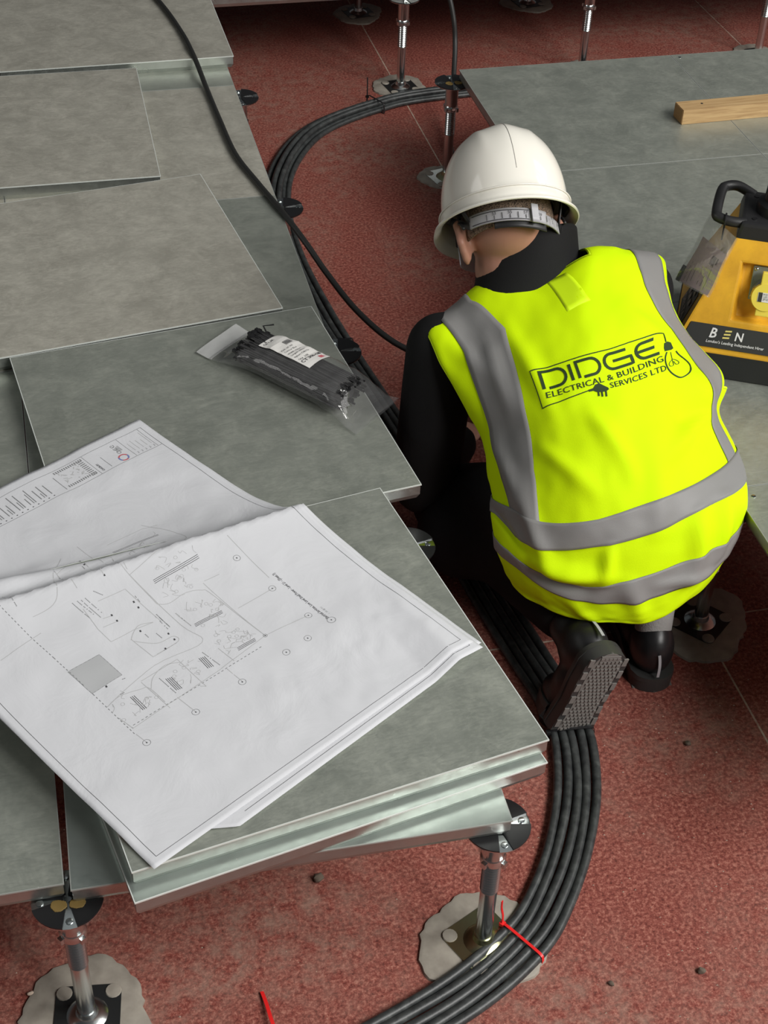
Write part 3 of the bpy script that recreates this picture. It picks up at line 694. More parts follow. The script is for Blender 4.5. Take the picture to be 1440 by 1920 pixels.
PD = {"thick":[[[0.4073,0.5329],[0.4035,0.6733]],[[0.4043,0.5314],[0.4005,0.6718]],[[0.4012,0.5299],[0.3974,0.6702]],[[0.5367,0.5607],[0.5254,0.6985]],[[0.5338,0.5586],[0.5227,0.6964]],[[0.3027,0.5232],[0.2985,0.6053]],[[0.3003,0.5218],[0.2961,0.6039]],[[0.2979,0.5204],[0.2937,0.6024]],[[0.2254,0.5522],[0.2228,0.6055]],[[0.223,0.5507],[0.2204,0.604]],[[0.2206,0.5492],[0.218,0.6024]],[[0.2477,0.4614],[0.2236,0.4576]],[[0.2468,0.4659],[0.2228,0.4621]],[[0.246,0.4704],[0.222,0.4666]],[[0.2452,0.475],[0.2211,0.4711]],[[0.2484,0.3599],[0.2208,0.3571]],[[0.2476,0.3643],[0.22,0.3614]],[[0.2468,0.3687],[0.2192,0.3658]],[[0.246,0.3731],[0.2184,0.3702]],[[0.2536,0.2613],[0.223,0.2596]],[[0.2531,0.2659],[0.2225,0.2642]],[[0.2526,0.2706],[0.222,0.2688]]],"circ":[[0.3619,0.7466,0.0055],[0.2826,0.7516,0.0055],[0.2055,0.7582,0.0055],[0.1703,0.7022,0.0055],[0.1704,0.6311,0.0055],[0.1708,0.4899,0.0055],[0.1708,0.3467,0.0055],[0.1728,0.2047,0.0055],[0.1741,0.7884,0.0065],[0.2166,0.6305,0.003],[0.4454,0.7533,0.004]],"wall":[[[0.4382,0.4973],[0.3147,0.4975],[0.2686,0.5011],[0.2787,0.3684],[0.2611,0.2029]],[[0.3692,0.4946],[0.4428,0.4969],[0.5951,0.5147]],[[0.3574,0.6275],[0.2166,0.6305]],[[0.2166,0.6305],[0.2101,0.4732]],[[0.1988,0.417],[0.2668,0.4202],[0.2679,0.3118]],[[0.2006,0.3102],[0.2664,0.3099]],[[0.355,0.3332],[0.3851,0.3319],[0.4296,0.3424]],[[0.5493,0.3918],[0.4644,0.3682]],[[0.5162,0.533],[0.4469,0.5024]],[[0.3408,0.376],[0.2927,0.3807],[0.2926,0.455]],[[0.3393,0.3741],[0.348,0.3915],[0.3545,0.4185],[0.3458,0.4509]],[[0.3692,0.4946],[0.3594,0.5198],[0.3594,0.5713],[0.3488,0.6089],[0.3298,0.6218],[0.2166,0.6305]],[[0.2465,0.3139],[0.2626,0.341],[0.2692,0.3864],[0.2585,0.4213]],[[0.2611,0.2029],[0.2647,0.2424],[0.2559,0.2963],[0.2499,0.3124],[0.2141,0.3131]],[[0.3359,0.3758],[0.3102,0.4161],[0.3056,0.4599],[0.2932,0.4589],[0.2935,0.394]],[[0.355,0.3332],[0.3525,0.3974],[0.3458,0.4509]],[[0.4045,0.7752],[0.3015,0.7693]],[[0.3387,0.5109],[0.3036,0.5142]],[[0.2441,0.5178],[0.209,0.5192]],[[0.3594,0.6337],[0.3557,0.6783]],[[0.2045,0.4064],[0.1988,0.417]],[[0.4277,0.3861],[0.4206,0.4613],[0.3398,0.468]],[[0.5701,0.6975],[0.5124,0.7329],[0.4605,0.7038],[0.4368,0.4954]],[[0.5612,0.5725],[0.5607,0.6856],[0.5508,0.7276]],[[0.3968,0.3621],[0.3939,0.383]],[[0.3834,0.3451],[0.3804,0.381]],[[0.5399,0.3902],[0.5579,0.4779],[0.4588,0.445]],[[0.4624,0.2325],[0.4618,0.2916],[0.4829,0.3303],[0.5441,0.3826],[0.5857,0.4524]],[[0.427,0.0977],[0.4324,0.2198]],[[0.2101,0.4732],[0.2062,0.2086],[0.2337,0.2032]],[[0.2858,0.6419],[0.2818,0.7606]],[[0.2166,0.6305],[0.2051,0.761]],[[0.2039,0.4896],[0.1717,0.4912]],[[0.2101,0.3439],[0.1728,0.3476]],[[0.1948,0.2026],[0.1742,0.2048]]],"hatch":[[0.3481,0.197],[0.3465,0.2864],[0.2942,0.2889],[0.2952,0.2019]],"dash":[[[0.3821,0.1973],[0.2934,0.2025]],[[0.2934,0.2025],[0.1934,0.2008]],[[0.5077,0.1871],[0.3821,0.1973]],[[0.2337,0.2032],[0.2062,0.2086]],[[0.2105,0.2142],[0.2038,0.5988]]],"scrib":[[0.5035,0.6083,0.02],[0.5079,0.6596,0.02],[0.3796,0.56,0.02],[0.3765,0.6079,0.018],[0.3209,0.567,0.02],[0.3165,0.5966,0.016],[0.2816,0.5673,0.02],[0.2374,0.5758,0.018],[0.2434,0.5392,0.015],[0.2407,0.6,0.015],[0.2357,0.4399,0.016],[0.2375,0.3929,0.018],[0.2409,0.2356,0.018],[0.2384,0.2914,0.01],[0.4029,0.5918,0.02],[0.4008,0.6482,0.02]],"text":[[[0.4479,0.332],[0.4087,0.3374]],[[0.4464,0.3452],[0.4109,0.3525]],[[0.4442,0.3548],[0.4001,0.3602]],[[0.4435,0.3662],[0.4066,0.3715]],[[0.3555,0.4668],[0.321,0.4649]],[[0.3551,0.4727],[0.3221,0.4727]],[[0.3477,0.4723],[0.3246,0.4729]],[[0.3383,0.5117],[0.3036,0.5142]],[[0.2535,0.4801],[0.2166,0.4855]],[[0.2554,0.3497],[0.217,0.3501]],[[0.2662,0.2443],[0.266,0.2606]],[[0.2873,0.2801],[0.2858,0.2943]],[[0.4038,0.4676],[0.388,0.4657]],[[0.5291,0.4559],[0.5173,0.4543]],[[0.3263,0.4344],[0.313,0.4354]],[[0.3377,0.412],[0.3266,0.4118]],[[0.4526,0.3902],[0.4318,0.4069]],[[0.5647,0.2384],[0.49,0.2187]]],"spot":[[0.5555,0.477],[0.5301,0.4635],[0.5183,0.4618],[0.486,0.4424],[0.4588,0.445],[0.3945,0.3849],[0.3813,0.3841],[0.3941,0.4529],[0.3818,0.4513],[0.3445,0.4085],[0.2918,0.2385],[0.294,0.4195],[0.2995,0.4548],[0.314,0.4555]],"title":[[0.1801,0.7854],[0.3028,0.7698]]}
def pq(l): return [(a, b * QW) for a, b in l]
ink = MB(); ink_mid = MB(); ink_l = MB(); fillg = MB()
B0, B1 = 0.014, QW - 0.014
for l in ([(B0, B0), (B0, B1)], [(B0, B0), (PL - 0.022, B0)], [(B0, B1), (PL - 0.022, B1)]): ink.add(ribbon(dense(l, 0.006), 0.0007, on_sheet))
for l in ([(PL - 0.022, B0), (PL - 0.022, B1)], [(0.727, B0), (0.727, B1)]): ink_mid.add(ribbon(dense(l, 0.006), 0.0009, on_sheet))
for l in PD['thick']: ink.add(ribbon(dense(pq(l), 0.005), 0.0009, on_sheet))
for l in PD['wall']:
    ll = pq(l); ll = smooth2(ll, 6) if len(ll) > 3 else dense(ll, 0.006)
    ink_l.add(ribbon(dense(ll, 0.006), 0.0010, on_sheet))
for a, b, r_ in PD['circ']:
    ink_mid.add(ribbon([(a + r_ * math.cos(k * math.pi / 10), b * QW + r_ * math.sin(k * math.pi / 10)) for k in range(21)], 0.0007, on_sheet))
    ink.add(ribbon([(a - 0.0012, b * QW), (a + 0.0012, b * QW)], 0.0018, on_sheet))
for l in PD['dash']:
    d_ = dense(pq(l), 0.0035)
    for i in range(0, len(d_) - 1, 2): ink_mid.add(ribbon(d_[i:i + 2], 0.0011, on_sheet))
rg = random.Random(3)
for a, b, r_ in PD['scrib']:
    for k in range(5):
        x, y = a + rg.uniform(-r_, r_), b * QW + rg.uniform(-r_, r_)
        pts = [(x, y)]
        for j in range(3): pts.append((pts[-1][0] + rg.uniform(-0.009, 0.009), pts[-1][1] + rg.uniform(-0.009, 0.009)))
        ink_l.add(ribbon(smooth2(pts, 5), 0.0007, on_sheet))
    for k in range(2):
        x, y = a + rg.uniform(-r_, r_), b * QW + rg.uniform(-r_, r_)
        ink_l.add(ribbon([(x + 0.0028 * math.cos(j * math.pi / 5), y + 0.0028 * math.sin(j * math.pi / 5)) for j in range(11)], 0.0006, on_sheet))
for l in PD['text']:
    d_ = dense(pq(l), 0.0022)
    for i in range(len(d_) - 1):
        if rg.random() < 0.82: ink_mid.add(ribbon([d_[i], ((d_[i][0] * 0.25 + d_[i + 1][0] * 0.75), (d_[i][1] * 0.25 + d_[i + 1][1] * 0.75))], 0.0013, on_sheet))
for a, b in PD['spot']: ink.add(ribbon([(a - 0.0018, b * QW), (a + 0.0018, b * QW + 0.001)], 0.0026, on_sheet))
hq = pq(PD['hatch'])
fillg.add(grid(10, 10, lambda s_, t_: on_sheet((hq[0][0] * (1 - s_) + hq[1][0] * s_) * (1 - t_) + (hq[3][0] * (1 - s_) + hq[2][0] * s_) * t_, (hq[0][1] * (1 - s_) + hq[1][1] * s_) * (1 - t_) + (hq[3][1] * (1 - s_) + hq[2][1] * s_) * t_, 0)))
ink_mid.add(ribbon(dense(hq + hq[:1], 0.006), 0.0008, on_sheet))
# title strip: key, small key plan, maker's ring and wordmark, revision lines
def strip_text(body, p0, y0, h, width=None, bold=0.0):
    """lettering that reads along the sheet's long side, head towards the near edge"""
    V, F = text2d(body, h * 1.4, 1.0, bold)
    if width: sx = width / (max(v[0] for v in V) or 1); V = [(v[0] * sx, v[1], 0) for v in V]
    return [on_sheet(p0 + v[0], y0 - v[1], 0.0) for v in V], F
tp = PD['title']
ink.add(strip_text('Electrical Services, Low Level Small Power - Level 21 - (Sheet 3)', tp[0][0], tp[0][1] * QW + 0.003, 0.0052, 0.124, 0.02))
ink_mid.add(strip_text('1 : 50 @ A1', tp[0][0] + 0.006, tp[0][1] * QW + 0.011, 0.003))
y = QW - 0.022
for k in range(5):
    ink_mid.add(strip_text('Rev', 0.731, y - 0.003, 0.003)); ink_l.add(ribbon(dense([(0.742, y - 0.004), (0.742 + rg.uniform(0.02, 0.04), y - 0.004)], 0.004), 0.0012, on_sheet)); y -= 0.0085
for yy in (0.572, 0.526, 0.452): ink_mid.add(ribbon(dense([(0.728, yy), (0.789, yy)], 0.005), 0.0007, on_sheet))
obj_ring_c = (0.739, 0.506)
ringv = MB(); ringb = MB()
for k in range(24):
    a0, a1 = 2 * math.pi * k / 24, 2 * math.pi * (k + 1) / 24
    tgt = ringv if (k // 5) % 2 == 0 else ringb
    tgt.add(ribbon([(obj_ring_c[0] + 0.0085 * math.cos(a), obj_ring_c[1] + 0.0085 * math.sin(a)) for a in (a0, a1)], 0.003, on_sheet))
ink_mid.add(strip_text('oce', 0.751, 0.513, 0.0125, 0.030, -0.01))
for k in range(5): ink_mid.add(ribbon(dense([(0.758, 0.497 - 0.0022 * k + 0.02), (0.774 - 0.001 * k, 0.497 - 0.0022 * k + 0.02)], 0.004), 0.0009, on_sheet))
ink.add(strip_text('CHADBURY', 0.732, 0.462, 0.0042, 0.024, 0.03))
ink_mid.add(ribbon(dense([(0.732, 0.476), (0.766, 0.476)], 0.004), 0.0009, on_sheet))
for k in range(14):
    for s_ in (0, 1): ink_mid.add(ribbon([(0.735 + 0.045 * s_ + 0.0 * k, 0.392 + 0.0042 * k), (0.741 + 0.045 * s_, 0.392 + 0.0042 * k)], 0.0022, on_sheet))
for k in range(10): ink_mid.add(ribbon([(0.735 + 0.005 * k, 0.447), (0.735 + 0.005 * k, 0.437)], 0.0022, on_sheet))
for k in range(26): x, y2 = rg.uniform(0.743, 0.778), rg.uniform(0.395, 0.434); ink_l.add(ribbon([(x, y2), (x + rg.uniform(-0.007, 0.007), y2 + rg.uniform(-0.007, 0.007))], 0.0016, on_sheet))
ink_mid.add(ribbon(dense([(0.733, 0.384), (0.775, 0.384)], 0.004), 0.0012, on_sheet))
for k in range(30):
    yy = 0.358 - 0.0105 * k
    if yy < 0.03: break
    ink.add(ribbon([(0.7315, yy), (0.7335, yy)], 0.0024, on_sheet)); ink_mid.add(ribbon(dense([(0.739, yy), (0.739 + rg.uniform(0.018, 0.044), yy)], 0.004), 0.0017, on_sheet))
    if k % 2: ink_mid.add(ribbon(dense([(0.739, yy - 0.004), (0.739 + rg.uniform(0.012, 0.035), yy - 0.004)], 0.004), 0.0014, on_sheet))
for nm, mb, mm in (('plan_linework', ink, 'ink'), ('plan_notes', ink_mid, 'ink_mid'), ('plan_walls', ink_l, 'ink_light'), ('hatched_area', fillg, 'hatch_grey'), ('logo_ring', ringv, 'ink_red'), ('logo_ring_shade', ringb, 'ink_blue')):
    o_ = obj(nm, mb, M[mm], top)
    if nm in ('plan_linework', 'plan_notes', 'plan_walls'): o_['kind'] = 'stuff'

# ------------------------------------------------------------------ bag of cable ties
BZ = H + T + 0.0004
bA = Vector((-0.226, 1.180, BZ)); bE = Vector((0.010, 0.886, BZ)); bd = (bE - bA); bL = bd.length; bd.normalize(); bn = Vector((-bd.y, bd.x, 0)) * -1  # bn points to the camera's lower left
bag = thing('cable_tie_bag', 'clear polythene bag of black cable ties with a white label', 'bag', tuple(bA))
def bag_half(s):   # half width, height along the bag, s in metres
    return np.interp(s, [0, 0.045, 0.075, 0.12, 0.30, 0.335, 0.36, 0.40], [0.056, 0.057, 0.056, 0.052, 0.055, 0.058, 0.06, 0.062]), \
           np.interp(s, [0, 0.035, 0.06, 0.10, 0.16, 0.30, 0.325, 0.345, 0.37, 0.40], [0.003, 0.004, 0.018, 0.048, 0.060, 0.060, 0.054, 0.036, 0.010, 0.005])
def bag_pt(s, a, grow=0.0):
    hw, ht = bag_half(s); c = math.cos(a); sn = math.sin(a)
    x = hw * (abs(c) ** 0.8) * (1 if c > 0 else -1); z = ht / 2 + (ht / 2) * (abs(sn) ** 0.9) * (1 if sn > 0 else -1)
    wr = 0.0022 * mnoise.noise(Vector((s * 60, a * 2.2, 2.0))) + 0.004 * mnoise.noise(Vector((s * 30, a * 1.2, 5.0))) * (1 if s < 0.1 or s > 0.30 else 0.25)
    if s < 0.045: wr *= 0.15
    p = bA + bd * s + bn * (x + wr * c) + Vector((0, 0, max(z + wr * max(sn, 0) + grow, 0.0006)))
    if s > 0.345 and sn < 2: p += Vector((0, 0, 0.25 * (s - 0.345) * (0.5 - 0.5 * c)))
    if s < 0.06: p += Vector((0, 0, (0.06 - s) * 0.18 * (0.6 - 0.4 * c)))
    return p
V = []; F = []; ns, na = 60, 40
for i in range(ns + 1):
    for k in range(na): V.append(bag_pt(0.395 * i / ns, 2 * math.pi * k / na))
for i in range(ns):
    for k in range(na): l = (k + 1) % na; F.append((i * na + k, i * na + l, (i + 1) * na + l, (i + 1) * na + k))
obj('bag_film', (V, F), M['film'], bag, smooth=True)
# press-seal strip and header at the open end
obj('seal_header', thicken(grid(6, 20, lambda a, b: bag_pt(0.001 + 0.040 * a, math.pi * (0.02 + 0.96 * b)) + Vector((0, 0, 0.0008))), -0.0003), M['film_white'], None)
bpy.context.view_layer.update()
hdr = [o for o in COL.objects if o.name.startswith('seal_header')][-1]; hdr.data.transform(Matrix.Translation(-bA)); hdr.parent = bag
mb = MB(); rg = random.Random(12)
def bun(s, rx, a, zc=0.031): return bA + bd * s + bn * (0.045 * rx * math.cos(a)) + Vector((0, 0, zc + 0.025 * rx * math.sin(a)))
for k in range(120):
    a = rg.uniform(0, 2 * math.pi); rx = math.sqrt(rg.uniform(0.2, 1)); s0 = 0.095 + rg.uniform(-0.012, 0.012); s1 = 0.335 + rg.uniform(-0.008, 0.004); a2 = a + rg.uniform(-0.35, 0.35)
    pts = [bun(s0 + (s1 - s0) * j / 6, rx, a + (a2 - a) * j / 6) for j in range(7)]
    for q in pts: q.z = max(q.z, BZ + 0.004)
    mb.add(tube(pts, 0.0021, 5))
    if rg.random() < 0.9: mb.add(obox(pts[0], bd * 0.0035, bn * 0.0032, (0, 0, 0.0026)))
mb.add(capsule(bun(0.12, 0, 0), bun(0.315, 0, 0), 0.020, 0.020, 14))
mb.add(tube([bun(0.12, 0.7, 2.4), bun(0.09, 0.95, 2.6) + Vector((0, 0, 0.012)), bun(0.105, 1.15, 2.9) + Vector((0, 0, 0.02))], 0.0018, 5))
tb = obj('tie_bundle', mb, M['black_nylon'], bag, smooth=True, angle=40); tb['kind'] = 'stuff'
def lab_pt(x, y, z): # x along bag from far end, y across towards the camera's lower left, label centre on the bag crest
    s = 0.19 + x; a = math.pi / 2 - y / 0.060; return bag_pt(s, a, 0.0024 + z)
lb = obj('label', thicken(grid(14, 14, lambda a, b: lab_pt(-0.062 + 0.124 * a, -0.042 + 0.060 * b, 0.0)), -0.0003), M['label_white'], None)
lb.data.transform(Matrix.Translation(-bA)); lb.parent = bag
def lab_text(body, x0, y0, h, m, bold=0.0):
    V, F = text2d(body, h * 1.4, 1.0, bold)   # reads across the bag, upside down to the viewer
    return [lab_pt(x0 - v[1], y0 - v[0], 0.0009) for v in V], F
mt = MB(); mr = MB()
mt.add(lab_text('CT300-4.8B', 0.045, 0.014, 0.0075, 'ink', 0.015)); mt.add(lab_text('Qty 100', 0.034, 0.012, 0.0045, 'ink'))
for k, tx in enumerate(('Nylon Cable Tie', 'Length 300mm', 'Width 4.8mm', 'Colour Black', 'Pack of 100')): mt.add(lab_text(tx, 0.024 - 0.008 * k, 0.012, 0.0038, 'ink'))
for k in range(9): mt.add(ribbon([(-0.030, -0.026 + 0.0023 * k), (-0.018, -0.026 + 0.0023 * k)], 0.0011, lambda x, y, z: lab_pt(x, y, 0.0009)))
mt.add(lab_text('CE UK', -0.050, 0.013, 0.0055, 'ink', 0.01))
mr.add(ribbon([(0.050, -0.034), (0.058, -0.034)], 0.001, lambda x, y, z: lab_pt(x, y, 0.0009)))
mr.add(grid(4, 4, lambda a, b: lab_pt(0.049 + 0.008 * a, -0.030 + 0.014 * b, 0.0008)))
for mb_, nm, mm in ((mt, 'label_print', 'ink'), (mr, 'label_mark', 'ink_red')): obj(nm, ([v - bA for v in mb_.v] if 0 else [tuple(Vector(v) - bA) for v in mb_.v], mb_.f), M[mm], lb, local=True)

# ------------------------------------------------------------------ timber
tm = thing('timber_batten', 'short pale planed timber batten lying across the right-hand platform', 'timber', (1.065, 1.985, H + 0.0002), R(1.5))
obj('batten', box(0.0, 0.85, 0.0, 0.052, 0.0, 0.038), M['wood'], tm, local=True, bevel=0.0015)
obj('end_grain', box(-0.0012, 0.0004, 0.002, 0.050, 0.002, 0.036), M['wood_end'], tm, local=True)
obj('nail_hole', lathe([(0.0035, 0.0376), (0.003, 0.0386)], 10, (0.062, 0.030, 0)), M['dark_plate'], tm, local=True)

# ------------------------------------------------------------------ yellow machine
MC = Vector((0.828, 1.030, H + 0.0003)); MA = R(-27.2); ME_ = Vector((math.cos(MA), math.sin(MA), 0)); MI = Vector((-math.sin(MA), math.cos(MA), 0))
mach = thing('site_transformer', 'yellow site power unit with black handle and socket at the right edge', 'power unit', tuple(MC))
def mp(e_, i_, z): return MC + ME_ * e_ + MI * i_ + Vector((0, 0, z))
def frustum(a0, a1, z0, z1): return [mp(x * a, y * a, z) for a, z in ((a0, z0), (a1, z1)) for x, y in ((-1, -1), (1, -1), (1, 1), (-1, 1))], [(3, 2, 1, 0), (4, 5, 6, 7)] + [(k, (k + 1) % 4, 4 + (k + 1) % 4, 4 + k) for k in range(4)]
obj('skirt', frustum(0.150, 0.156, 0.0, 0.058), M['black_plastic'], mach, bevel=0.008)
# body with a recessed socket bay in its front face
A0, A1, Z0, Z1 = 0.154, 0.070, 0.056, 0.270
def face_pt(u, v, d=0.0):  # u -1..1 across front face, v 0..1 up, d outward
    a = A0 + (A1 - A0) * v; n_ = (-MI * (Z1 - Z0) + Vector((0, 0, 1)) * (A0 - A1)).normalized()
    return mp(u * a, -a, Z0 + (Z1 - Z0) * v) + n_ * d
us = [-1, -0.32, 0.32, 1]; vs = [0, 0.30, 0.78, 1]
us2 = {0: [-1, -0.36, 0.36, 1], 1: [-1, -0.42, 0.42, 1], 2: [-1, -0.60, 0.60, 1], 3: [-1, -0.66, 0.66, 1]}
V = []; F = []
for j in range(4):
    for i in range(4): V.append(face_pt(us2[j][i], vs[j]))
for j in range(3):
    for i in range(3):
        if (i, j) != (1, 1): F.append((j * 4 + i, j * 4 + i + 1, j * 4 + i + 5, j * 4 + i + 4))
rc = len(V)
for u_, v_ in ((-0.36, 0.33), (0.36, 0.33), (0.54, 0.76), (-0.54, 0.76)): V.append(face_pt(u_, v_, -0.020))
for k, (o1, o2) in enumerate(((5, 6), (6, 10), (10, 9), (9, 5))): F.append((o1, o2, rc + (k + 1) % 4, rc + k))
F.append((rc, rc + 1, rc + 2, rc + 3))
bk = len(V)
V += [mp(-A0, A0, Z0), mp(A0, A0, Z0), mp(A1, A1, Z1), mp(-A1, A1, Z1)]
F += [(12, 13, 14, 15, bk + 2, bk + 3), (bk + 1, bk, bk + 3, bk + 2), (0, 4, 8, 12, bk + 3, bk), (3, bk + 1, bk + 2, 15, 11, 7), (0, bk, bk + 1, 3, 2, 1)]
obj('body', (V, F), M['yellow'], mach, bevel=0.004)
obj('top_plate', frustum(0.074, 0.068, 0.262, 0.292), M['black_plastic'], mach, bevel=0.006)
for x, y in ((-0.045, -0.045), (-0.045, 0.045), (0.0, -0.052)): obj('bolt', lathe([(0.0055, 0.2915), (0.005, 0.2935)], 12, mp(x, y, 0)), M['gasket'], mach)
hp_ = [mp(-0.060, -0.050, 0.284), mp(-0.085, -0.054, 0.285), mp(-0.108, -0.050, 0.287), mp(-0.116, -0.034, 0.289), mp(-0.113, 0.040, 0.296), mp(-0.104, 0.062, 0.297), mp(-0.082, 0.070, 0.296), mp(-0.050, 0.062, 0.285)]
obj('handle', tube(catmull(hp_, 8), 0.0098, 14), M['black_plastic'], mach, smooth=True, angle=60)
obj('mast_socket', lathe([(0.046, 0.29), (0.044, 0.31), (0.034, 0.316), (0.032, 0.36), (0.028, 0.365)], 24, MC), M['gasket'], mach, smooth=True, angle=35)
obj('mast', lathe([(0.021, 0.36), (0.021, 1.0)], 24, MC), M['black_plastic'], mach, smooth=True, angle=35)
# socket: metal plate, shroud, yellow flap
fn_ = (face_pt(0, 0.5, 1) - face_pt(0, 0.5, 0)); fu = ME_; fv = fn_.cross(fu).normalized()
if fv.z < 0: fv = -fv
sc_ = face_pt(0.0, 0.58, -0.018)
def sk(x, y, d): return sc_ + fu * x + fv * y + fn_ * d
def obx(cx, cy, cd, hx, hy, hd): return obox(sk(cx, cy, cd), fu * hx, fv * hy, fn_ * hd)
so = obj('socket_plate', obx(0, 0.010, 0.002, 0.030, 0.032, 0.003), M['steel_clean'], mach, bevel=0.002)
for x, y in ((-0.024, 0.036), (0.024, 0.036), (-0.024, -0.016), (0.024, -0.016)): obj('screw', ellipsoid(sk(x, y, 0.0055), fu * 0.004, fv * 0.004, fn_ * 0.002, 10, 6), M['zinc'], so, smooth=True)
def disc(cx, cy, d0, d1, r0, r1, n=28):
    V = [sk(cx + r_ * math.cos(2 * math.pi * k / n), cy + r_ * math.sin(2 * math.pi * k / n), d) for d, r_ in ((d0, r0), (d1, r1)) for k in range(n)]
    return V, [tuple(range(n - 1, -1, -1)), tuple(range(n, 2 * n))] + [(k, (k + 1) % n, n + (k + 1) % n, n + k) for k in range(n)]
obj('socket_shroud', disc(0, -0.004, 0.004, 0.028, 0.027, 0.025), M['zinc'], mach, smooth=True, angle=35)
cap = obj('socket_flap', disc(0.0, -0.010, 0.026, 0.037, 0.0275, 0.0255), M['cap_yellow'], mach, smooth=True, angle=35)
obj('flap_hinge', obx(0, 0.022, 0.026, 0.0125, 0.014, 0.010), M['cap_yellow'], cap, bevel=0.002)
obj('flap_tab', obx(0, -0.038, 0.030, 0.013, 0.008, 0.005), M['cap_yellow'], cap, bevel=0.002)
obj('flap_label', obx(0.0, -0.010, 0.0373, 0.014, 0.0088, 0.0003), M['label_white'], cap)
obj('flap_mark', obx(-0.0095, -0.010, 0.0377, 0.0035, 0.0088, 0.0003), M['sticker'], cap)
mb = MB()
for k, tx in enumerate(('PCE 16A', '110V IP44', '2P+E CE')): mb.add(mapv(fit_text(tx, 0.014), lambda x, y, z, k=k: sk(-0.0045 + x * 1.2, -0.0065 - 0.0045 * k + y * 1.4, 0.0379)))
obj('flap_print', mb, M['ink'], cap)
# front sticker band  B E N
st = obj('name_sticker', thicken(grid(2, 2, lambda a, b: face_pt(-0.94 + 1.86 * a, 0.055 + 0.19 * b, 0.0012)), -0.001), M['sticker'], None)
st.data.transform(Matrix.Translation(-MC)); st.parent = mach
def fp2(x, y, z): return face_pt(-0.80 + x / A0, 0.055 + y / 0.228, 0.0030)
mb = MB(); mc_ = MB()
def put(mb_, body, x, y, wd, bold=0.0):
    mb_.add(mapv(fit_text(body, wd, None, 1.0, bold), lambda a, b, z: fp2(x + a, y + b, 0)))
put(mb, 'B', 0.028, 0.019, 0.0135, 0.02); put(mb, 'N', 0.080, 0.019, 0.0155, 0.02)
put(mb, "London's Leading Independent Hirer", 0.026, 0.009, 0.115, 0.01)
for k in range(3): mc_.add(([fp2(0.055 + 0.0006 * k + a, 0.0195 + 0.0065 * k + b, 0) for a, b in ((0, 0), (0.0135, 0.0012), (0.0135, 0.0042), (0, 0.003))], [(0, 1, 2, 3)]))
for mb_, nm, mm in ((mb, 'sticker_lettering', 'white_print'), (mc_, 'sticker_bars', 'cream_print')): obj(nm, ([tuple(Vector(v) - MC) for v in mb_.v], mb_.f), M[mm], st, local=True)
# moulded maker's mark on the front face
mb = MB()
def fm(x, y, z): return face_pt(0.10 + x / 0.085, 0.855 + y / 0.228, 0.0012)
mb.add(mapv(fit_text('E', 0.016, 0.021, 1.0, 0.03), fm))
for l in ([(-0.016, 0.026), (0.020, 0.027)], [(-0.016, 0.026), (-0.007, 0.016)], [(-0.007, 0.016), (-0.014, 0.014), (-0.004, 0.004)], [(-0.003, -0.003), (0.020, -0.003)], [(-0.003, -0.003), (-0.003, 0.022)]): mb.add(ribbon(l, 0.0012, fm))
obj('moulded_mark', mb, mat('moulded_yellow', (0.50, 0.26, 0.02), 0.5), mach)
# dark sticker down the left face
def lf(u, v, d=0.0):
    a = A0 + (A1 - A0) * v; n_ = (-ME_ * (Z1 - Z0) + Vector((0, 0, 1)) * (A0 - A1)).normalized()
    return mp(-a, -u * a, Z0 + (Z1 - Z0) * v) + n_ * d
st2 = obj('side_sticker', thicken(grid(2, 2, lambda a, b: lf(-0.05 + 0.80 * a, 0.06 + 0.33 * b, 0.0012)), -0.001), M['sticker_dark'], None)
st2.data.transform(Matrix.Translation(-MC)); st2.parent = mach
mb = MB()
def lfp(x, y, z): return lf(-0.0 + x / A0 * 1.2, 0.09 + y / 0.228, 0.0030)
mb.add(mapv(fit_text('DELTA', 0.075, 0.012, 1.0, 0.01), lambda x, y, z: lfp(0.004 + x, 0.006 + y, 0)))
for k in range(3):
    mb.add(([lfp(0.010 + 0.024 * k + a, 0.030 + b, 0) for a, b in ((0, 0), (0.016, 0), (0.019, 0.012), (0.003, 0.012))], [(0, 1, 2, 3)]))
    mb.add(([lfp(0.006 + 0.026 * k + a, 0.050 + b, 0) for a, b in ((0, 0.003), (0.012, 0), (0.018, 0.009), (0.006, 0.012))], [(0, 1, 2, 3)]))
obj('side_lettering', ([tuple(Vector(v) - MC) for v in mb.v], mb.f), M['pink_print'], st2, local=True)
# inspection tag in a plastic sleeve hung from the handle
tg = thing('tag_sleeve', 'clear plastic sleeve with a pinkish card tied to the black handle', 'tag', tuple(mp(-0.125, -0.052, 0.28)))
h0 = mp(-0.098, -0.060, 0.285)
tq = [mp(-0.124, -0.017, 0.275), mp(-0.070, -0.086, 0.268), mp(-0.100, -0.128, 0.160), mp(-0.168, -0.078, 0.158)]
def tagp(a, b, d=0.0):
    p_ = (tq[0] * (1 - a) + tq[1] * a) * (1 - b) + (tq[3] * (1 - a) + tq[2] * a) * b
    n_ = (tq[1] - tq[0]).cross(tq[3] - tq[0]).normalized()
    if n_.y > 0: n_ = -n_
    return p_ + n_ * (d + 0.006 * math.sin(math.pi * a) * (0.4 + 0.6 * b) + 0.0015 * math.sin(9 * b + 4 * a))
def tagpart(nm, vf, m, par=None):
    o = obj(nm, vf, m, None)
    o.data.transform(Matrix.Translation(-wloc(tg))); o.parent = par or tg; return o
tagpart('sleeve', thicken(grid(14, 20, lambda a, b: tagp(a, b, 0.001)), -0.0002), M['film'])
tagpart('sleeve_front', thicken(grid(14, 20, lambda a, b: tagp(a, b, 0.004)), -0.0002), M['film'])
cd = tagpart('card', thicken(grid(10, 14, lambda a, b: tagp(0.12 + 0.83 * a, 0.30 + 0.68 * b, 0.0025)), -0.0004), M['pink_card'])
mb = MB(); rg = random.Random(5)
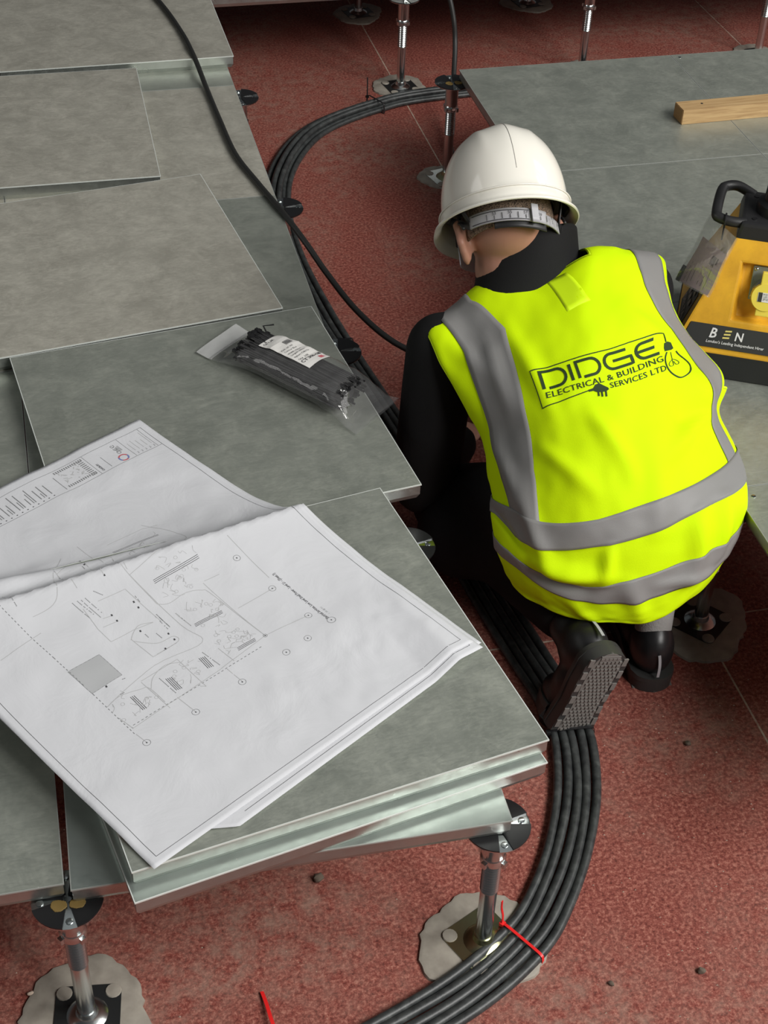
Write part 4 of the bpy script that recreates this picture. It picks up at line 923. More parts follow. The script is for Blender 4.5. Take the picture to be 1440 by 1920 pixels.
tp_ = lambda x, y, z: tagp(x, y, 0.0032)
for k in range(7):
    if k in (3,): continue
    d_ = dense([(0.24 + 0.09 * k, 0.94), (0.24 + 0.09 * k, 0.94 - rg.uniform(0.15, 0.42))], 0.03)
    for i in range(len(d_) - 1):
        if rg.random() < 0.8: mb.add(ribbon([d_[i], d_[i + 1]], 0.012, tp_))
mb.add(([tp_(x, y, 0) for x, y in ((0.66, 0.42), (0.78, 0.42), (0.78, 0.56), (0.66, 0.56))], [(0, 1, 2, 3)])); mb.add(([tp_(x, y, 0) for x, y in ((0.8, 0.42), (0.84, 0.42), (0.84, 0.52), (0.8, 0.52))], [(0, 1, 2, 3)]))
tagpart('card_print', mb, mat('card_ink', (0.13, 0.09, 0.09), 0.7), cd)
tagpart('barcode_strip', thicken(grid(4, 6, lambda a, b: tagp(0.02 + 0.13 * a, 0.76 + 0.23 * b, 0.0036)), -0.0003), M['sticker'])
loop = [h0 + Vector((0, 0, 0)) + (ME_ * 0.0 + MI * 0.013 * math.cos(t_) + Vector((0, 0, 0.013 * math.sin(t_)))) for t_ in [k * math.pi / 8 for k in range(16)]]
tagpart('tag_tie', tube([p_ + MI * 0.006 for p_ in loop], 0.0018, 6, closed=True), M['black_nylon'])
tagpart('tie_tail', tube([h0 + Vector((0, 0, -0.010)), h0 + Vector((0, 0, -0.022)) - MI * 0.006, h0 + Vector((0, 0, -0.034)) - MI * 0.006], 0.0016, 6), M['black_nylon'])

# ------------------------------------------------------------------ crumbs on the slab
def lump(name, loc, r_, m, label, seed):
    rg = random.Random(seed); V, F = ellipsoid((loc[0], loc[1], r_ * 0.7), (r_, 0, 0), (0, r_ * 0.85, 0), (0, 0, r_ * 0.7), 12, 8)
    V = [(Vector(v) + Vector((mnoise.noise(Vector(v) * 180 + Vector((seed, 0, 0))), mnoise.noise(Vector(v) * 180 + Vector((0, seed, 0))), 0)) * r_ * 0.45) for v in V]
    V = [(v[0], v[1], max(v[2], 0.0002)) for v in V]
    tag(obj(name, (V, F), m, smooth=True, angle=40), label, 'debris')
lump('clay_lump', (-0.229, 0.166), 0.0085, M['clay'], 'small brown clay lump on the red floor below the stack', 2)
lump('debris_crumb', (0.300, -0.116), 0.0062, M['clay'], 'dark crumb on the red floor at the lower right', 3)
lump('debris_crumb', (0.452, 0.309), 0.006, M['clay'], 'dark crumb on the red floor below the right boot', 4)
lump('debris_crumb', (0.160, -0.108), 0.0045, M['clay'], 'tiny dark sliver on the red floor beside the pale stain', 5)
lump('paper_scrap', (-0.678, 0.056), 0.005, M['grit'], 'tiny pale scrap beside the bottom left pedestal', 6)
mb = MB(); rg = random.Random(9)
for k in range(420):
    x, y = rg.uniform(-0.7, 1.0), rg.uniform(-0.3, 1.0)
    if rg.random() < 0.5: x, y = rg.uniform(0.1, 0.75), rg.uniform(-0.25, 0.45)
    r_ = rg.uniform(0.0007, 0.0021); mb.add(([(x - r_, y, 0), (x + r_, y - r_ * 0.6, 0), (x + r_ * 0.4, y + r_, 0), (x, y, r_ * 1.3)], [(0, 1, 3), (1, 2, 3), (2, 0, 3), (2, 1, 0)]))
gr = obj('floor_grit', mb, M['grit']); tag(gr, 'pale grit and chips scattered over the red floor', 'grit', kind='stuff')
# ------------------------------------------------------------------ the person
person = thing('person', 'person kneeling bent forward in yellow hi-vis vest, black jacket and white hard hat', 'person', (0.36, 0.60, 0.0))
PB = wloc(person)
def ppart(nm, vf, m, par=None, smooth=True, angle=None):
    if isinstance(vf, MB): vf = (vf.v, vf.f)
    if isinstance(vf, bpy.types.Mesh): me = vf
    else: me = mesh(nm, vf)
    me.transform(Matrix.Translation(-PB))
    return obj(nm, me, m, par or person, smooth=smooth, angle=angle)
VG = np.array([[[0.12,0.898,0.5],[0.179,0.925,0.522],[0.244,0.945,0.558],[0.323,0.929,0.57],[0.422,0.938,0.609],[0.509,0.96,0.584],[0.599,1.016,0.53]],[[0.133,0.842,0.47],[0.186,0.838,0.505],[0.238,0.836,0.538],[0.313,0.823,0.565],[0.388,0.836,0.586],[0.483,0.873,0.57],[0.582,0.944,0.51]],[[0.162,0.793,0.42],[0.196,0.759,0.473],[0.243,0.737,0.515],[0.306,0.722,0.545],[0.38,0.735,0.559],[0.479,0.786,0.542],[0.594,0.868,0.47]],[[0.184,0.746,0.37],[0.206,0.692,0.43],[0.245,0.656,0.473],[0.305,0.638,0.505],[0.384,0.651,0.518],[0.493,0.703,0.501],[0.633,0.781,0.43]],[[0.182,0.684,0.335],[0.203,0.627,0.388],[0.246,0.589,0.428],[0.306,0.572,0.46],[0.383,0.583,0.474],[0.489,0.628,0.459],[0.599,0.713,0.4]],[[0.18,0.653,0.3],[0.198,0.585,0.335],[0.24,0.534,0.359],[0.304,0.51,0.385],[0.383,0.517,0.401],[0.493,0.552,0.397],[0.603,0.633,0.37]],[[0.175,0.617,0.27],[0.196,0.549,0.288],[0.24,0.501,0.305],[0.309,0.478,0.33],[0.39,0.476,0.347],[0.496,0.499,0.363],[0.587,0.547,0.345]],[[0.182,0.599,0.235],[0.205,0.533,0.241],[0.249,0.482,0.247],[0.318,0.455,0.265],[0.404,0.45,0.285],[0.501,0.472,0.303],[0.581,0.523,0.3]],[[0.195,0.574,0.205],[0.227,0.517,0.203],[0.271,0.475,0.206],[0.335,0.445,0.215],[0.411,0.435,0.23],[0.488,0.454,0.247],[0.558,0.502,0.26]],[[0.206,0.563,0.19],[0.237,0.512,0.187],[0.281,0.471,0.188],[0.342,0.442,0.195],[0.4,0.429,0.197],[0.473,0.45,0.214],[0.542,0.5,0.225]]])
def extend(G):
    n, m_, _ = G.shape; E = np.zeros((n + 2, m_ + 4, 3)); E[2:, 2:-2] = G
    for i in range(n):
        e0, e1 = G[i, 0], G[i, -1]; c = (e0 + e1) / 2; f_ = c - G[i, 3]; f_ = f_ / np.linalg.norm(f_); inw = (c - e0) / np.linalg.norm(c - e0)
        E[i + 2, 1] = e0 + f_ * 0.06 + inw * 0.015; E[i + 2, 0] = e0 + f_ * 0.115 + inw * 0.085
        E[i + 2, -2] = e1 + f_ * 0.06 - inw * 0.015; E[i + 2, -1] = e1 + f_ * 0.115 - inw * 0.085
    fwd = np.array([0.05, 0.93, -0.2])
    E[1] = E[2] + fwd * 0.055 + np.array([0, 0, -0.012]); E[0] = E[2] + fwd * 0.085 + np.array([0, 0, -0.085])
    return E
VE = extend(VG)
def crw(x): return (-0.5 * x + x * x - 0.5 * x ** 3, 1 - 2.5 * x * x + 1.5 * x ** 3, 0.5 * x + 2 * x * x - 1.5 * x ** 3, -0.5 * x * x + 0.5 * x ** 3)
def vev(s, t):
    n, m_, _ = VE.shape
    i = int(min(max(math.floor(s), 0), n - 2)); j = int(min(max(math.floor(t), 0), m_ - 2)); a = crw(s - i); b = crw(t - j); P = np.zeros(3)
    for k in range(4):
        for l in range(4): P += a[k] * b[l] * VE[min(max(i + k - 1, 0), n - 1), min(max(j + l - 1, 0), m_ - 1)]
    return P
# folds: (s0, t0, s1, t1, width, height)
FOLDS = [(6.2, 3.2, 8.6, 4.0, 0.22, 0.008), (8.2, 3.6, 8.75, 5.1, 0.20, 0.011), (8.6, 3.4, 9.0, 4.6, 0.16, -0.009), (4.9, 7.3, 6.0, 7.7, 0.22, 0.010), (5.4, 6.9, 6.4, 7.3, 0.25, -0.008),
         (5.2, 5.2, 6.6, 5.9, 0.18, 0.006), (5.6, 3.9, 6.6, 5.0, 0.16, 0.0055), (3.0, 4.0, 5.0, 4.4, 0.22, 0.006), (3.0, 3.4, 4.6, 3.3, 0.20, 0.005), (3.2, 6.4, 4.4, 7.2, 0.22, 0.006), (6.2, 6.4, 8.0, 6.2, 0.22, 0.005),
         (7.9, 6.9, 9.6, 6.7, 0.18, 0.007), (7.8, 7.5, 9.4, 7.3, 0.16, 0.006), (8.9, 5.4, 10.6, 5.6, 0.2, 0.006), (9.4, 4.2, 10.8, 4.5, 0.2, 0.005), (8.0, 5.2, 8.8, 5.0, 0.14, 0.008), (5.0, 2.6, 6.6, 3.1, 0.16, 0.006), (2.5, 2.4, 3.6, 3.0, 0.2, 0.005), (6.0, 7.6, 6.5, 6.6, 0.14, 0.007), (9.3, 6.0, 9.9, 7.4, 0.14, 0.005), (7.0, 2.2, 8.0, 3.2, 0.15, -0.006)]
def fold(s, t):
    z = 0.0
    for s0, t0, s1, t1, wd, hh in FOLDS:
        ds, dt = s1 - s0, t1 - t0; L2 = ds * ds + dt * dt; u_ = ((s - s0) * ds + (t - t0) * dt) / L2; uc = min(max(u_, 0), 1)
        d2 = (s - s0 - uc * ds) ** 2 + (t - t0 - uc * dt) ** 2
        z += 1.7 * hh * math.exp(-d2 / (wd * wd)) * (0.35 + 0.65 * math.sin(math.pi * min(max(u_, 0.0), 1.0)))
    z += 0.0030 * mnoise.noise(Vector((s * 1.3, t * 1.5, 2.2))) + 0.0012 * mnoise.noise(Vector((s * 3.1, t * 3.6, 7.7)))
    return z
def vnorm(s, t):
    a = vev(s + 0.02, t) - vev(s - 0.02, t); b = vev(s, t + 0.02) - vev(s, t - 0.02); n_ = np.cross(a, b); n_ = n_ / (np.linalg.norm(n_) + 1e-9)
    return n_
_sg = 1.0 if np.dot(vnorm(6, 5), np.array(CAM_POS) - vev(6, 5)) > 0 else -1.0
def vest(s, t, d=0.0):
    return Vector(vev(s, t) + vnorm(s, t) * _sg * (fold(s, t) + 0.003 + d))
NS, NT = 133, 121
def vkeep(a, b):
    s, t = a * 11, b * 10
    if s < 2 and not (2 <= t <= 4.05 or 5.95 <= t <= 8): return False
    if (t < 2 or t > 8) and s < 5.3: return False
    return True
vs_ = ppart('vest', thicken(grid(NS, NT, lambda a, b: vest(a * 11, b * 10), vkeep), -0.0016), M['hivis'])
vs_['label'] = 'fluorescent yellow hi-vis vest'
def vpatch(nm, m, ns, nt_, fn, d=0.0022, par=None):
    return ppart(nm, thicken(grid(ns, nt_, lambda a, b: vest(*fn(a, b), d)), -0.0012), M[m], par or vs_)
def lerp_tab(tab, x): return float(np.interp(x, [p_[0] for p_ in tab], [p_[1] for p_ in tab]))
# vertical tapes: s -> (t_left, t_right)
TL = ([(0.2, 2.5), (2, 2.55), (3, 2.70), (4, 2.62), (5, 2.55), (6, 2.62), (7.1, 2.95)], [(0.2, 3.4), (2, 3.42), (3, 4.0), (4, 3.82), (5, 3.74), (6, 3.62), (7.1, 3.75)])
vpatch('reflective_brace', 'tape', 80, 10, lambda a, b: (0.2 + 6.95 * a, lerp_tab(TL[0], 0.2 + 6.95 * a) * (1 - b) + lerp_tab(TL[1], 0.2 + 6.95 * a) * b))
TR = ([(0.2, 7.0), (2, 7.03), (3, 7.25), (4, 7.50), (5, 7.48), (5.6, 7.55), (6, 7.60), (7.1, 7.70)], [(0.2, 7.75), (2, 7.75), (3, 7.85), (4, 7.93), (5, 7.92), (5.6, 7.9), (6, 7.93), (7.1, 8.02)])
vpatch('reflective_brace', 'tape', 80, 8, lambda a, b: (0.2 + 6.95 * a, lerp_tab(TR[0], 0.2 + 6.95 * a) * (1 - b) + lerp_tab(TR[1], 0.2 + 6.95 * a) * b))
T1 = ([(0.2, 6.4), (2.1, 6.62), (3.75, 7.03), (5.03, 7.16), (6.46, 7.19), (7.55, 7.14), (7.96, 7.06), (9.8, 6.8)], [(0.2, 6.95), (2.2, 7.15), (2.84, 7.66), (4.03, 7.77), (5.22, 7.91), (6.34, 7.95), (7.61, 7.85), (8, 7.8), (9.8, 7.5)])
vpatch('reflective_band', 'tape', 10, 110, lambda a, b: (lerp_tab(T1[0], 0.2 + 9.6 * b) * (1 - a) + lerp_tab(T1[1], 0.2 + 9.6 * b) * a, 0.2 + 9.6 * b), 0.0030)
T2 = ([(0.2, 7.6), (2.66, 8.14), (3.6, 8.62), (4.62, 8.9), (5.32, 8.88), (6.45, 8.95), (7.87, 9.06), (9.8, 8.9)], [(0.2, 8.2), (2.74, 8.71), (3.98, 9.16), (4.84, 9.5), (5.47, 9.62), (6.47, 9.71), (7.94, 9.9), (9.8, 9.7)])
vpatch('reflective_band', 'tape', 10, 110, lambda a, b: (lerp_tab(T2[0], 0.2 + 9.6 * b) * (1 - a) + lerp_tab(T2[1], 0.2 + 9.6 * b) * a, 0.2 + 9.6 * b))
lab = [(2.15, 5.11), (2.2, 5.49), (3.06, 5.95), (3.08, 5.37)]
vpatch('vest_label', 'hivis_patch', 8, 8, lambda a, b: tuple((lab[0][k] * (1 - b) + lab[1][k] * b) * (1 - a) + (lab[3][k] * (1 - b) + lab[2][k] * b) * a for k in (0, 1)), 0.0007)
def edge_tube(nm, pts, r_=0.0024): ppart(nm, tube([vest(s, t, -0.0006) for s, t in pts], r_, 8), M['hivis_trim'], vs_)
edge_tube('armhole_binding', [(0.1 + 5.2 * k / 70, 2.0) for k in range(71)] + [(5.3, 2.0 - 0.1 * k) for k in range(1, 15)])
edge_tube('armhole_binding', [(0.1 + 5.2 * k / 70, 8.0) for k in range(71)] + [(5.3, 8.0 + 0.1 * k) for k in range(1, 15)])
edge_tube('neck_binding', [(0.4 + 1.6 * k / 20, 4.05) for k in range(21)] + [(2.0, 4.05 + 1.9 * k / 30) for k in range(1, 31)] + [(2.0 - 1.6 * k / 20, 5.95) for k in range(1, 21)])
edge_tube('hem_binding', [(11.0, 0.05 + 9.9 * k / 110) for k in range(111)], 0.0020)
# company print on the back: drawn in the print's own flat units, wrapped on to the cloth
CS = [2.8336, 0.9473, 3.1189, -1.1107, 0.4536, -1.1739, -0.5021, 0.892, 0.1942, 0.7656]
CT = [4.3367, 2.9566, -0.9333, -0.5318, -0.1469, 0.2955, 0.0794, -0.5733, 1.3955, -0.4992]
def logo(x, y, z=0.0):
    x, y = x / 1000, y / 1000; b = (1, x, y, x * y, x * x, y * y, x ** 3, x * x * y, x * y * y, y ** 3)
    return vest(sum(p_ * q_ for p_, q_ in zip(CS, b)), sum(p_ * q_ for p_, q_ in zip(CT, b)), 0.0026)
lg = MB()
def stroke(pts, wd, sm=False):
    pp = smooth2(pts, 6) if sm else pts
    lg.add(ribbon(dense(pp, 14), wd, logo))
stroke([(525, 570), (182, 714), (77, 440), (260, 372), (560, 275), (830, 193), (1078, 146), (1103, 212)], 8)
def frame_pt(x, y):  # letter space: x along the word 0..9, y 0 (base)..1 (top)
    t_ = x / 9.0; bx, by = 190 + (1068 - 190) * t_, 572 + (288 - 572) * t_ - 30 * math.sin(math.pi * t_) * 0.4
    hx, hy = -45 + 8 * t_, -128 + 24 * t_
    return bx + hx * y, by + hy * y
def letter(pts, wd=22, sm=0): stroke([frame_pt(*p_) for p_ in pts], wd, sm)
def arc(cx, cy, rx, ry, a0, a1, n=10): return [(cx + rx * math.cos(R(a0 + (a1 - a0) * k / n)), cy + ry * math.sin(R(a0 + (a1 - a0) * k / n))) for k in range(n + 1)]
for x0 in (0.0, 2.75):
    letter([(x0, 0), (x0, 1)]); letter([(x0 - 0.1, 1), (x0 + 1.1, 1)] + arc(x0 + 1.15, 0.5, 0.62, 0.5, 90, -90) + [(x0 + 0.35, 0)])
letter([(2.2, 0), (2.2, 1)], 24)
letter([(6.75, 1), (5.6, 1)] + arc(5.55, 0.5, 0.62, 0.5, 90, 270) + [(7.0, 0), (7.0, 0.5), (5.6, 0.5)])
letter([(8.75, 1), (8.05, 1)] + arc(7.95, 0.5, 0.55, 0.5, 90, 270) + [(9.0, 0)]); letter([(7.5, 0.5), (8.75, 0.5)])
def print_line(body, p0, p1, h, bold=0.0, sag=0.0):
    dx, dy = p1[0] - p0[0], p1[1] - p0[1]; L = math.hypot(dx, dy); ux, uy = dx / L, dy / L
    V, F = fit_text(body, L, h, 1.05, bold)
    lg.add(([logo(p0[0] + ux * v[0] + uy * v[1] * 0.85 + 0.0, p0[1] + uy * v[0] - ux * v[1] + sag * math.sin(math.pi * v[0] / L)) for v in V], F))
print_line('ELECTRICAL & BUILDING', (212, 640), (1102, 350), 46, 0.006, -4)
print_line('SERVICES LTD', (694, 545), (1125, 420), 44, 0.006)
lg.add(([logo(x, y) for x, y in ((520, 565), (560, 548), (575, 520), (605, 508), (640, 525), (672, 540), (680, 555), (660, 570), (630, 578), (590, 580), (560, 570), (528, 580))], [tuple(range(12))]))
for a, b in (((598, 575), (602, 612)), ((624, 572), (630, 616)), ((655, 566), (660, 614))): stroke([a, b], 13)
lg.add(([logo(x, y) for x, y in ((1092, 222), (1112, 208), (1140, 212), (1163, 255), (1150, 266), (1108, 276), (1098, 255))], [tuple(range(7))]))
bulb = [(1122, 282), (1114, 330), (1122, 380), (1150, 425), (1200, 462), (1235, 474), (1268, 450), (1282, 410), (1275, 370), (1245, 330), (1205, 295), (1185, 272)]
stroke(bulb, 9, True)
stroke([(1148, 282), (1162, 335), (1150, 352), (1142, 372), (1152, 388), (1172, 380), (1166, 352), (1162, 335), (1185, 340), (1204, 355), (1202, 372), (1186, 372), (1172, 350)], 3.5, True)
lo = ppart('company_print', lg, M['print'], vs_, smooth=False); lo['label'] = 'dark lettering with frame, plug and light bulb'

# jacket: torso shell inside the vest, sleeves, stand-up collar
def inset(i, j, d): return np.array(vest(i + 2, j + 2, -d - fold(i + 2, j + 2)))
V = []; F = []; rows = [0, 1, 2, 3, 4, 5, 6, 7, 8]; nring = 14
for i in rows:
    back = [inset(i, j, 0.012) for j in range(7)]; c = (back[0] + back[6]) / 2
    back = [c + (b - c) * 0.94 for b in back]
    fr = [c - (b - c) * 0.80 for b in back]   # mirrored front
    V += [tuple(b) for b in back] + [tuple(f_) for f_ in fr]
for i in range(len(rows) - 1):
    for k in range(nring): l = (k + 1) % nring; F.append((i * nring + k, i * nring + l, (i + 1) * nring + l, (i + 1) * nring + k))
F.append(tuple(range(nring - 1, -1, -1))); F.append(tuple((len(rows) - 1) * nring + k for k in range(nring)))
torso = (V, F)
SHL, ELL, WRL = Vector((0.150, 0.925, 0.455)), Vector((0.122, 0.885, 0.185)), Vector((0.245, 1.085, 0.105))
SHR, ELR, WRR = Vector((0.560, 1.010, 0.480)), Vector((0.590, 1.115, 0.220)), Vector((0.430, 1.200, 0.120))
NB, NH = Vector((0.318, 0.970, 0.515)), Vector((0.318, 1.045, 0.615))
sleeves = [capsule(SHL, ELL, 0.066, 0.064), capsule(ELL + Vector((0, 0, 0.01)), ELL, 0.066, 0.066), capsule(ELL, WRL, 0.058, 0.042), capsule(SHR, ELR, 0.064, 0.056), capsule(ELR, WRR, 0.054, 0.040),
           capsule(SHL + Vector((0.01, 0, 0.0)), NB + Vector((-0.02, 0, -0.03)), 0.058, 0.06), capsule(SHR, NB + Vector((0.02, 0, -0.03)), 0.052, 0.06)]
jk = ppart('jacket', remesh([torso] + sleeves, 0.009, 8), M['jacket'])
nk = (NH - NB).normalized()
CX = Vector((0.98, 0.13, 0.05)).normalized(); CX = (CX - nk * CX.dot(nk)).normalized(); CY = nk.cross(CX).normalized()
def collar_pt(a, h, d=0.0):
    # a = 0 at the back; h 0 base..1 top
    rx = np.interp(h, [0, 0.3, 0.7, 1], [0.112, 0.100, 0.092, 0.090]) + d; ry = np.interp(h, [0, 0.3, 0.7, 1], [0.080, 0.084, 0.087, 0.088]) + d
    c = NB + nk * (-0.012 + 0.106 * h) + CX * 0.010 * h
    wob = 0.004 * math.sin(3 * a + 1) * h
    return c + CX * rx * math.sin(a) - CY * (ry + wob) * math.cos(a) - nk * 0.030 * h * (0.5 - 0.5 * math.cos(a)) ** 1.2 + nk * 0.020 * h * math.sin(a) + nk * 0.018 * h * math.cos(a)
V = []; F = []; na, nh = 48, 12
for h in range(nh + 1):
    for k in range(na): V.append(collar_pt(2 * math.pi * k / na, h / nh))
for h in range(nh):
    for k in range(na): l = (k + 1) % na; F.append((h * na + k, h * na + l, (h + 1) * na + l, (h + 1) * na + k))
ppart('collar', thicken((V, F), -0.006), M['jacket'], jk)
ppart('collar_seam', tube([collar_pt(2 * math.pi * k / 48, 0.30, 0.0012) for k in range(48)], 0.0016, 6, closed=True), M['jacket'], jk)

# body: head, neck, trunk core, arms and hands as one continuous skin
RC = Vector((0.290, 1.045, 0.640)); HA = Vector((0.0572, 0.7678, 0.6382)).normalized(); HBk = Vector((-0.0620, -0.6352, 0.7698)); HBk = (HBk - HA * HBk.dot(HA)).normalized(); HF = -HBk; HR = HF.cross(HA).normalized(); HC = RC - HA * 0.040
def hl(x, y, z): return HC + HR * x + HF * y + HA * z      # head space: right, front, up
bp = [ellipsoid(hl(0, -0.004, 0.030), HR * 0.076, HF * 0.095, HA * 0.086, 28, 18), ellipsoid(hl(0, 0.028, -0.045), HR * 0.060, HF * 0.066, HA * 0.072, 24, 16), ellipsoid(hl(0, 0.052, -0.088), HR * 0.036, HF * 0.034, HA * 0.026),
      capsule(hl(0, 0.093, -0.005), hl(0, 0.108, -0.040), 0.009, 0.014), ellipsoid(hl(0, 0.082, 0.020), HR * 0.055, HF * 0.014, HA * 0.012), ellipsoid(hl(0, 0.090, -0.068), HR * 0.024, HF * 0.010, HA * 0.008),
      ellipsoid(hl(-0.032, 0.078, 0.0), HR * 0.014, HF * 0.014, HA * 0.011), ellipsoid(hl(0.032, 0.078, 0.0), HR * 0.014, HF * 0.014, HA * 0.011),
      capsule(NB + Vector((0, 0.02, -0.04)), hl(0, 0.022, -0.050), 0.056, 0.050), capsule(hl(0, 0.022, -0.05), hl(0, 0.0, 0.0), 0.050, 0.064)]
for sx in (-1, 1):
    bp += [capsule(hl(sx * 0.078, -0.004, -0.030), hl(sx * 0.090, -0.020, 0.022), 0.009, 0.012), capsule(hl(sx * 0.090, -0.020, 0.022), hl(sx * 0.092, -0.030, -0.012), 0.009, 0.008), capsule(hl(sx * 0.092, -0.030, -0.012), hl(sx * 0.080, -0.008, -0.040), 0.008, 0.008)]
bp += [capsule(NB, Vector((0.34, 0.72, 0.42)), 0.075, 0.09), capsule(Vector((0.34, 0.72, 0.42)), Vector((0.37, 0.60, 0.30)), 0.09, 0.10), capsule(SHL, NB, 0.035, 0.05), capsule(SHR, NB, 0.035, 0.05),
       capsule(SHL, ELL, 0.042, 0.036), capsule(ELL, WRL, 0.038, 0.026), capsule(SHR, ELR, 0.042, 0.036), capsule(ELR, WRR, 0.038, 0.026)]
def hand(wr, fwd, side, down):
    fwd = Vector(fwd).normalized(); side = Vector(side).normalized(); down = Vector(down).normalized(); out = []
    pc = wr + fwd * 0.055
    out.append(ellipsoid(pc, side * 0.040, fwd * 0.050, down * 0.016)); out.append(capsule(wr, pc, 0.025, 0.026))
    for k, (o_, L) in enumerate(((-0.029, 0.068), (-0.010, 0.078), (0.010, 0.072), (0.028, 0.056))):
        b0 = wr + fwd * 0.090 + side * o_; b1 = b0 + (fwd * 0.8 + down * 0.5).normalized() * L * 0.45; b2 = b1 + (fwd * 0.35 + down * 0.95).normalized() * L * 0.32; b3 = b2 + (down - fwd * 0.25).normalized() * L * 0.25
        out += [capsule(b0 - fwd * 0.02, b1, 0.0098, 0.0090, 10), capsule(b1, b2, 0.0088, 0.0082, 10), capsule(b2, b3, 0.0082, 0.0070, 10)]
    t0 = wr + fwd * 0.035 + side * -0.034; t1 = t0 + (fwd * 0.6 - side * 0.7 + down * 0.4).normalized() * 0.036; t2 = t1 + (fwd * 0.9 + down * 0.4).normalized() * 0.028
    return out + [capsule(t0, t1, 0.012, 0.0105, 10), capsule(t1, t2, 0.010, 0.008, 10)]
bp += hand(WRL, (0.45, 0.85, -0.18), (0.85, -0.45, 0.0), (0.1, 0.1, -1)); bp += hand(WRR, (-0.75, 0.6, -0.2), (-0.62, -0.78, 0.0), (-0.1, 0.1, -1))
ppart('body', remesh(bp, 0.0052, 4), M['skin'])
# cropped hair over the back of the skull
def hair_pt(a, b):
    az = R(-125 + 250 * a); el = R(-20 + 96 * b)   # azimuth from the back of the head
    d = Vector((math.sin(az) * math.cos(el) * 0.0795, -math.cos(az) * math.cos(el) * 0.0995 - 0.006, math.sin(el) * 0.0945 + 0.025)); return hl(*d)
ppart('cropped_hair', thicken(grid(40, 26, hair_pt), -0.003), M['hair'])
# safety glasses
gl = ppart('safety_glasses', tube(catmull([hl(-0.091, -0.062, 0.0), hl(-0.092, -0.030, 0.022), hl(-0.086, 0.03, 0.022), hl(-0.078, 0.075, 0.018)], 8), 0.0028, 8), M['black_plastic'])
ppart('temple', tube(catmull([hl(0.091, -0.062, 0.0), hl(0.092, -0.030, 0.022), hl(0.086, 0.03, 0.022), hl(0.078, 0.075, 0.018)], 8), 0.0028, 8), M['black_plastic'], gl)
ppart('lens', thicken(grid(24, 8, lambda a, b: hl(0.080 * math.sin(R(-88 + 176 * a)), 0.050 + 0.062 * math.cos(R(-88 + 176 * a)), -0.024 + 0.046 * b)), -0.0018), M['lens'], gl)
ppart('brow_bar', tube([hl(0.080 * math.sin(R(-88 + 176 * a / 20)), 0.050 + 0.063 * math.cos(R(-88 + 176 * a / 20)), 0.022) for a in range(21)], 0.003, 8), M['black_plastic'], gl)

# hard hat
HO = RC + HA * 0.012
def hh(x, y, z): return HO + HR * x + HF * y + HA * z
def hat_r(az):  # az 0 at the back; base radius of the dome
    f_ = -math.cos(az); rx, ry = 0.113, (0.134 if f_ > 0 else 0.130); return 1 / math.sqrt((math.sin(az) / rx) ** 2 + (math.cos(az) / ry) ** 2)
def hat_pt(az, v, inner=0.0):
    r_ = hat_r(az) - inner; f_ = -math.cos(az)
    if v <= 1.0:   # dome from the rim (0) to the crown (1)
        th = v * math.pi / 2; rr = r_ * math.cos(th) ** 0.80; z = (0.148 - inner) * math.sin(th) ** 0.92
        x, y = rr * math.sin(az), rr * f_
        rid = 0.0035 * math.exp(-(x / 0.017) ** 2) * sstep(v / 0.25) + 0.0022 * math.exp(-((abs(x) - 0.047) / 0.008) ** 2) * sstep((v - 0.2) / 0.2) * sstep((0.85 - v) / 0.1)
        return hh(x, y, z + rid)
BRIM = [(0.0, 0.0, 0.0), (0.0035, -0.003, 0), (0.005, -0.020, 0), (0.006, -0.024, 0), (0.012, -0.028, 0.5), (0.0165, -0.030, 1.0), (0.0172, -0.034, 1.0), (0.0150, -0.035, 0.95), (0.006, -0.030, 0.3), (0.002, -0.024, 0), (-0.003, -0.004, 0)]
V = []; F = []; na = 96; rings = []
nd_ = 26
for i in range(nd_ + 1): rings.append([hat_pt(2 * math.pi * k / na, 1 - i / nd_ if i else 0.9995) for k in range(na)])
def brim_pt(az, o_, z, pk):
    f_ = -math.cos(az); peak = 0.012 * max(0, f_) ** 1.5 * pk; r_ = hat_r(az) + o_ + peak
    return hh(r_ * math.sin(az), r_ * f_, z - 0.002 * max(0, f_) ** 2 * pk + 0.004 * (1 - abs(f_)) * 1.0)
for o_, z, pk in BRIM[1:]: rings.append([brim_pt(2 * math.pi * k / na, o_, z, pk) for k in range(na)])
for i in range(nd_ + 1): rings.append([hat_pt(2 * math.pi * k / na, i / nd_ if i < nd_ else 0.9995, 0.003) for k in range(na)])
for r_ in rings: V += r_
for i in range(len(rings) - 1):
    for k in range(na): l = (k + 1) % na; F.append((i * na + k, i * na + l, (i + 1) * na + l, (i + 1) * na + k))
F.append(tuple(range(na - 1, -1, -1))); F.append(tuple((len(rings) - 1) * na + k for k in range(na)))
hat = ppart('hard_hat', (V, F), M['helmet'], None, True, 50); hat['label'] = 'white hard hat'
ppart('crest_seam', tube([hat_pt(0.0, 0.10 + 0.9 * k / 30) + HA * 0.0002 for k in range(30)], 0.0007, 5), mat('moulding_seam', (0.55, 0.54, 0.48), 0.3), hat)
ppart('rim_band', tube([brim_pt(2 * math.pi * k / na, 0.0050, -0.0045, 0) for k in range(na)], 0.0016, 6, closed=True), M['helmet'], hat)
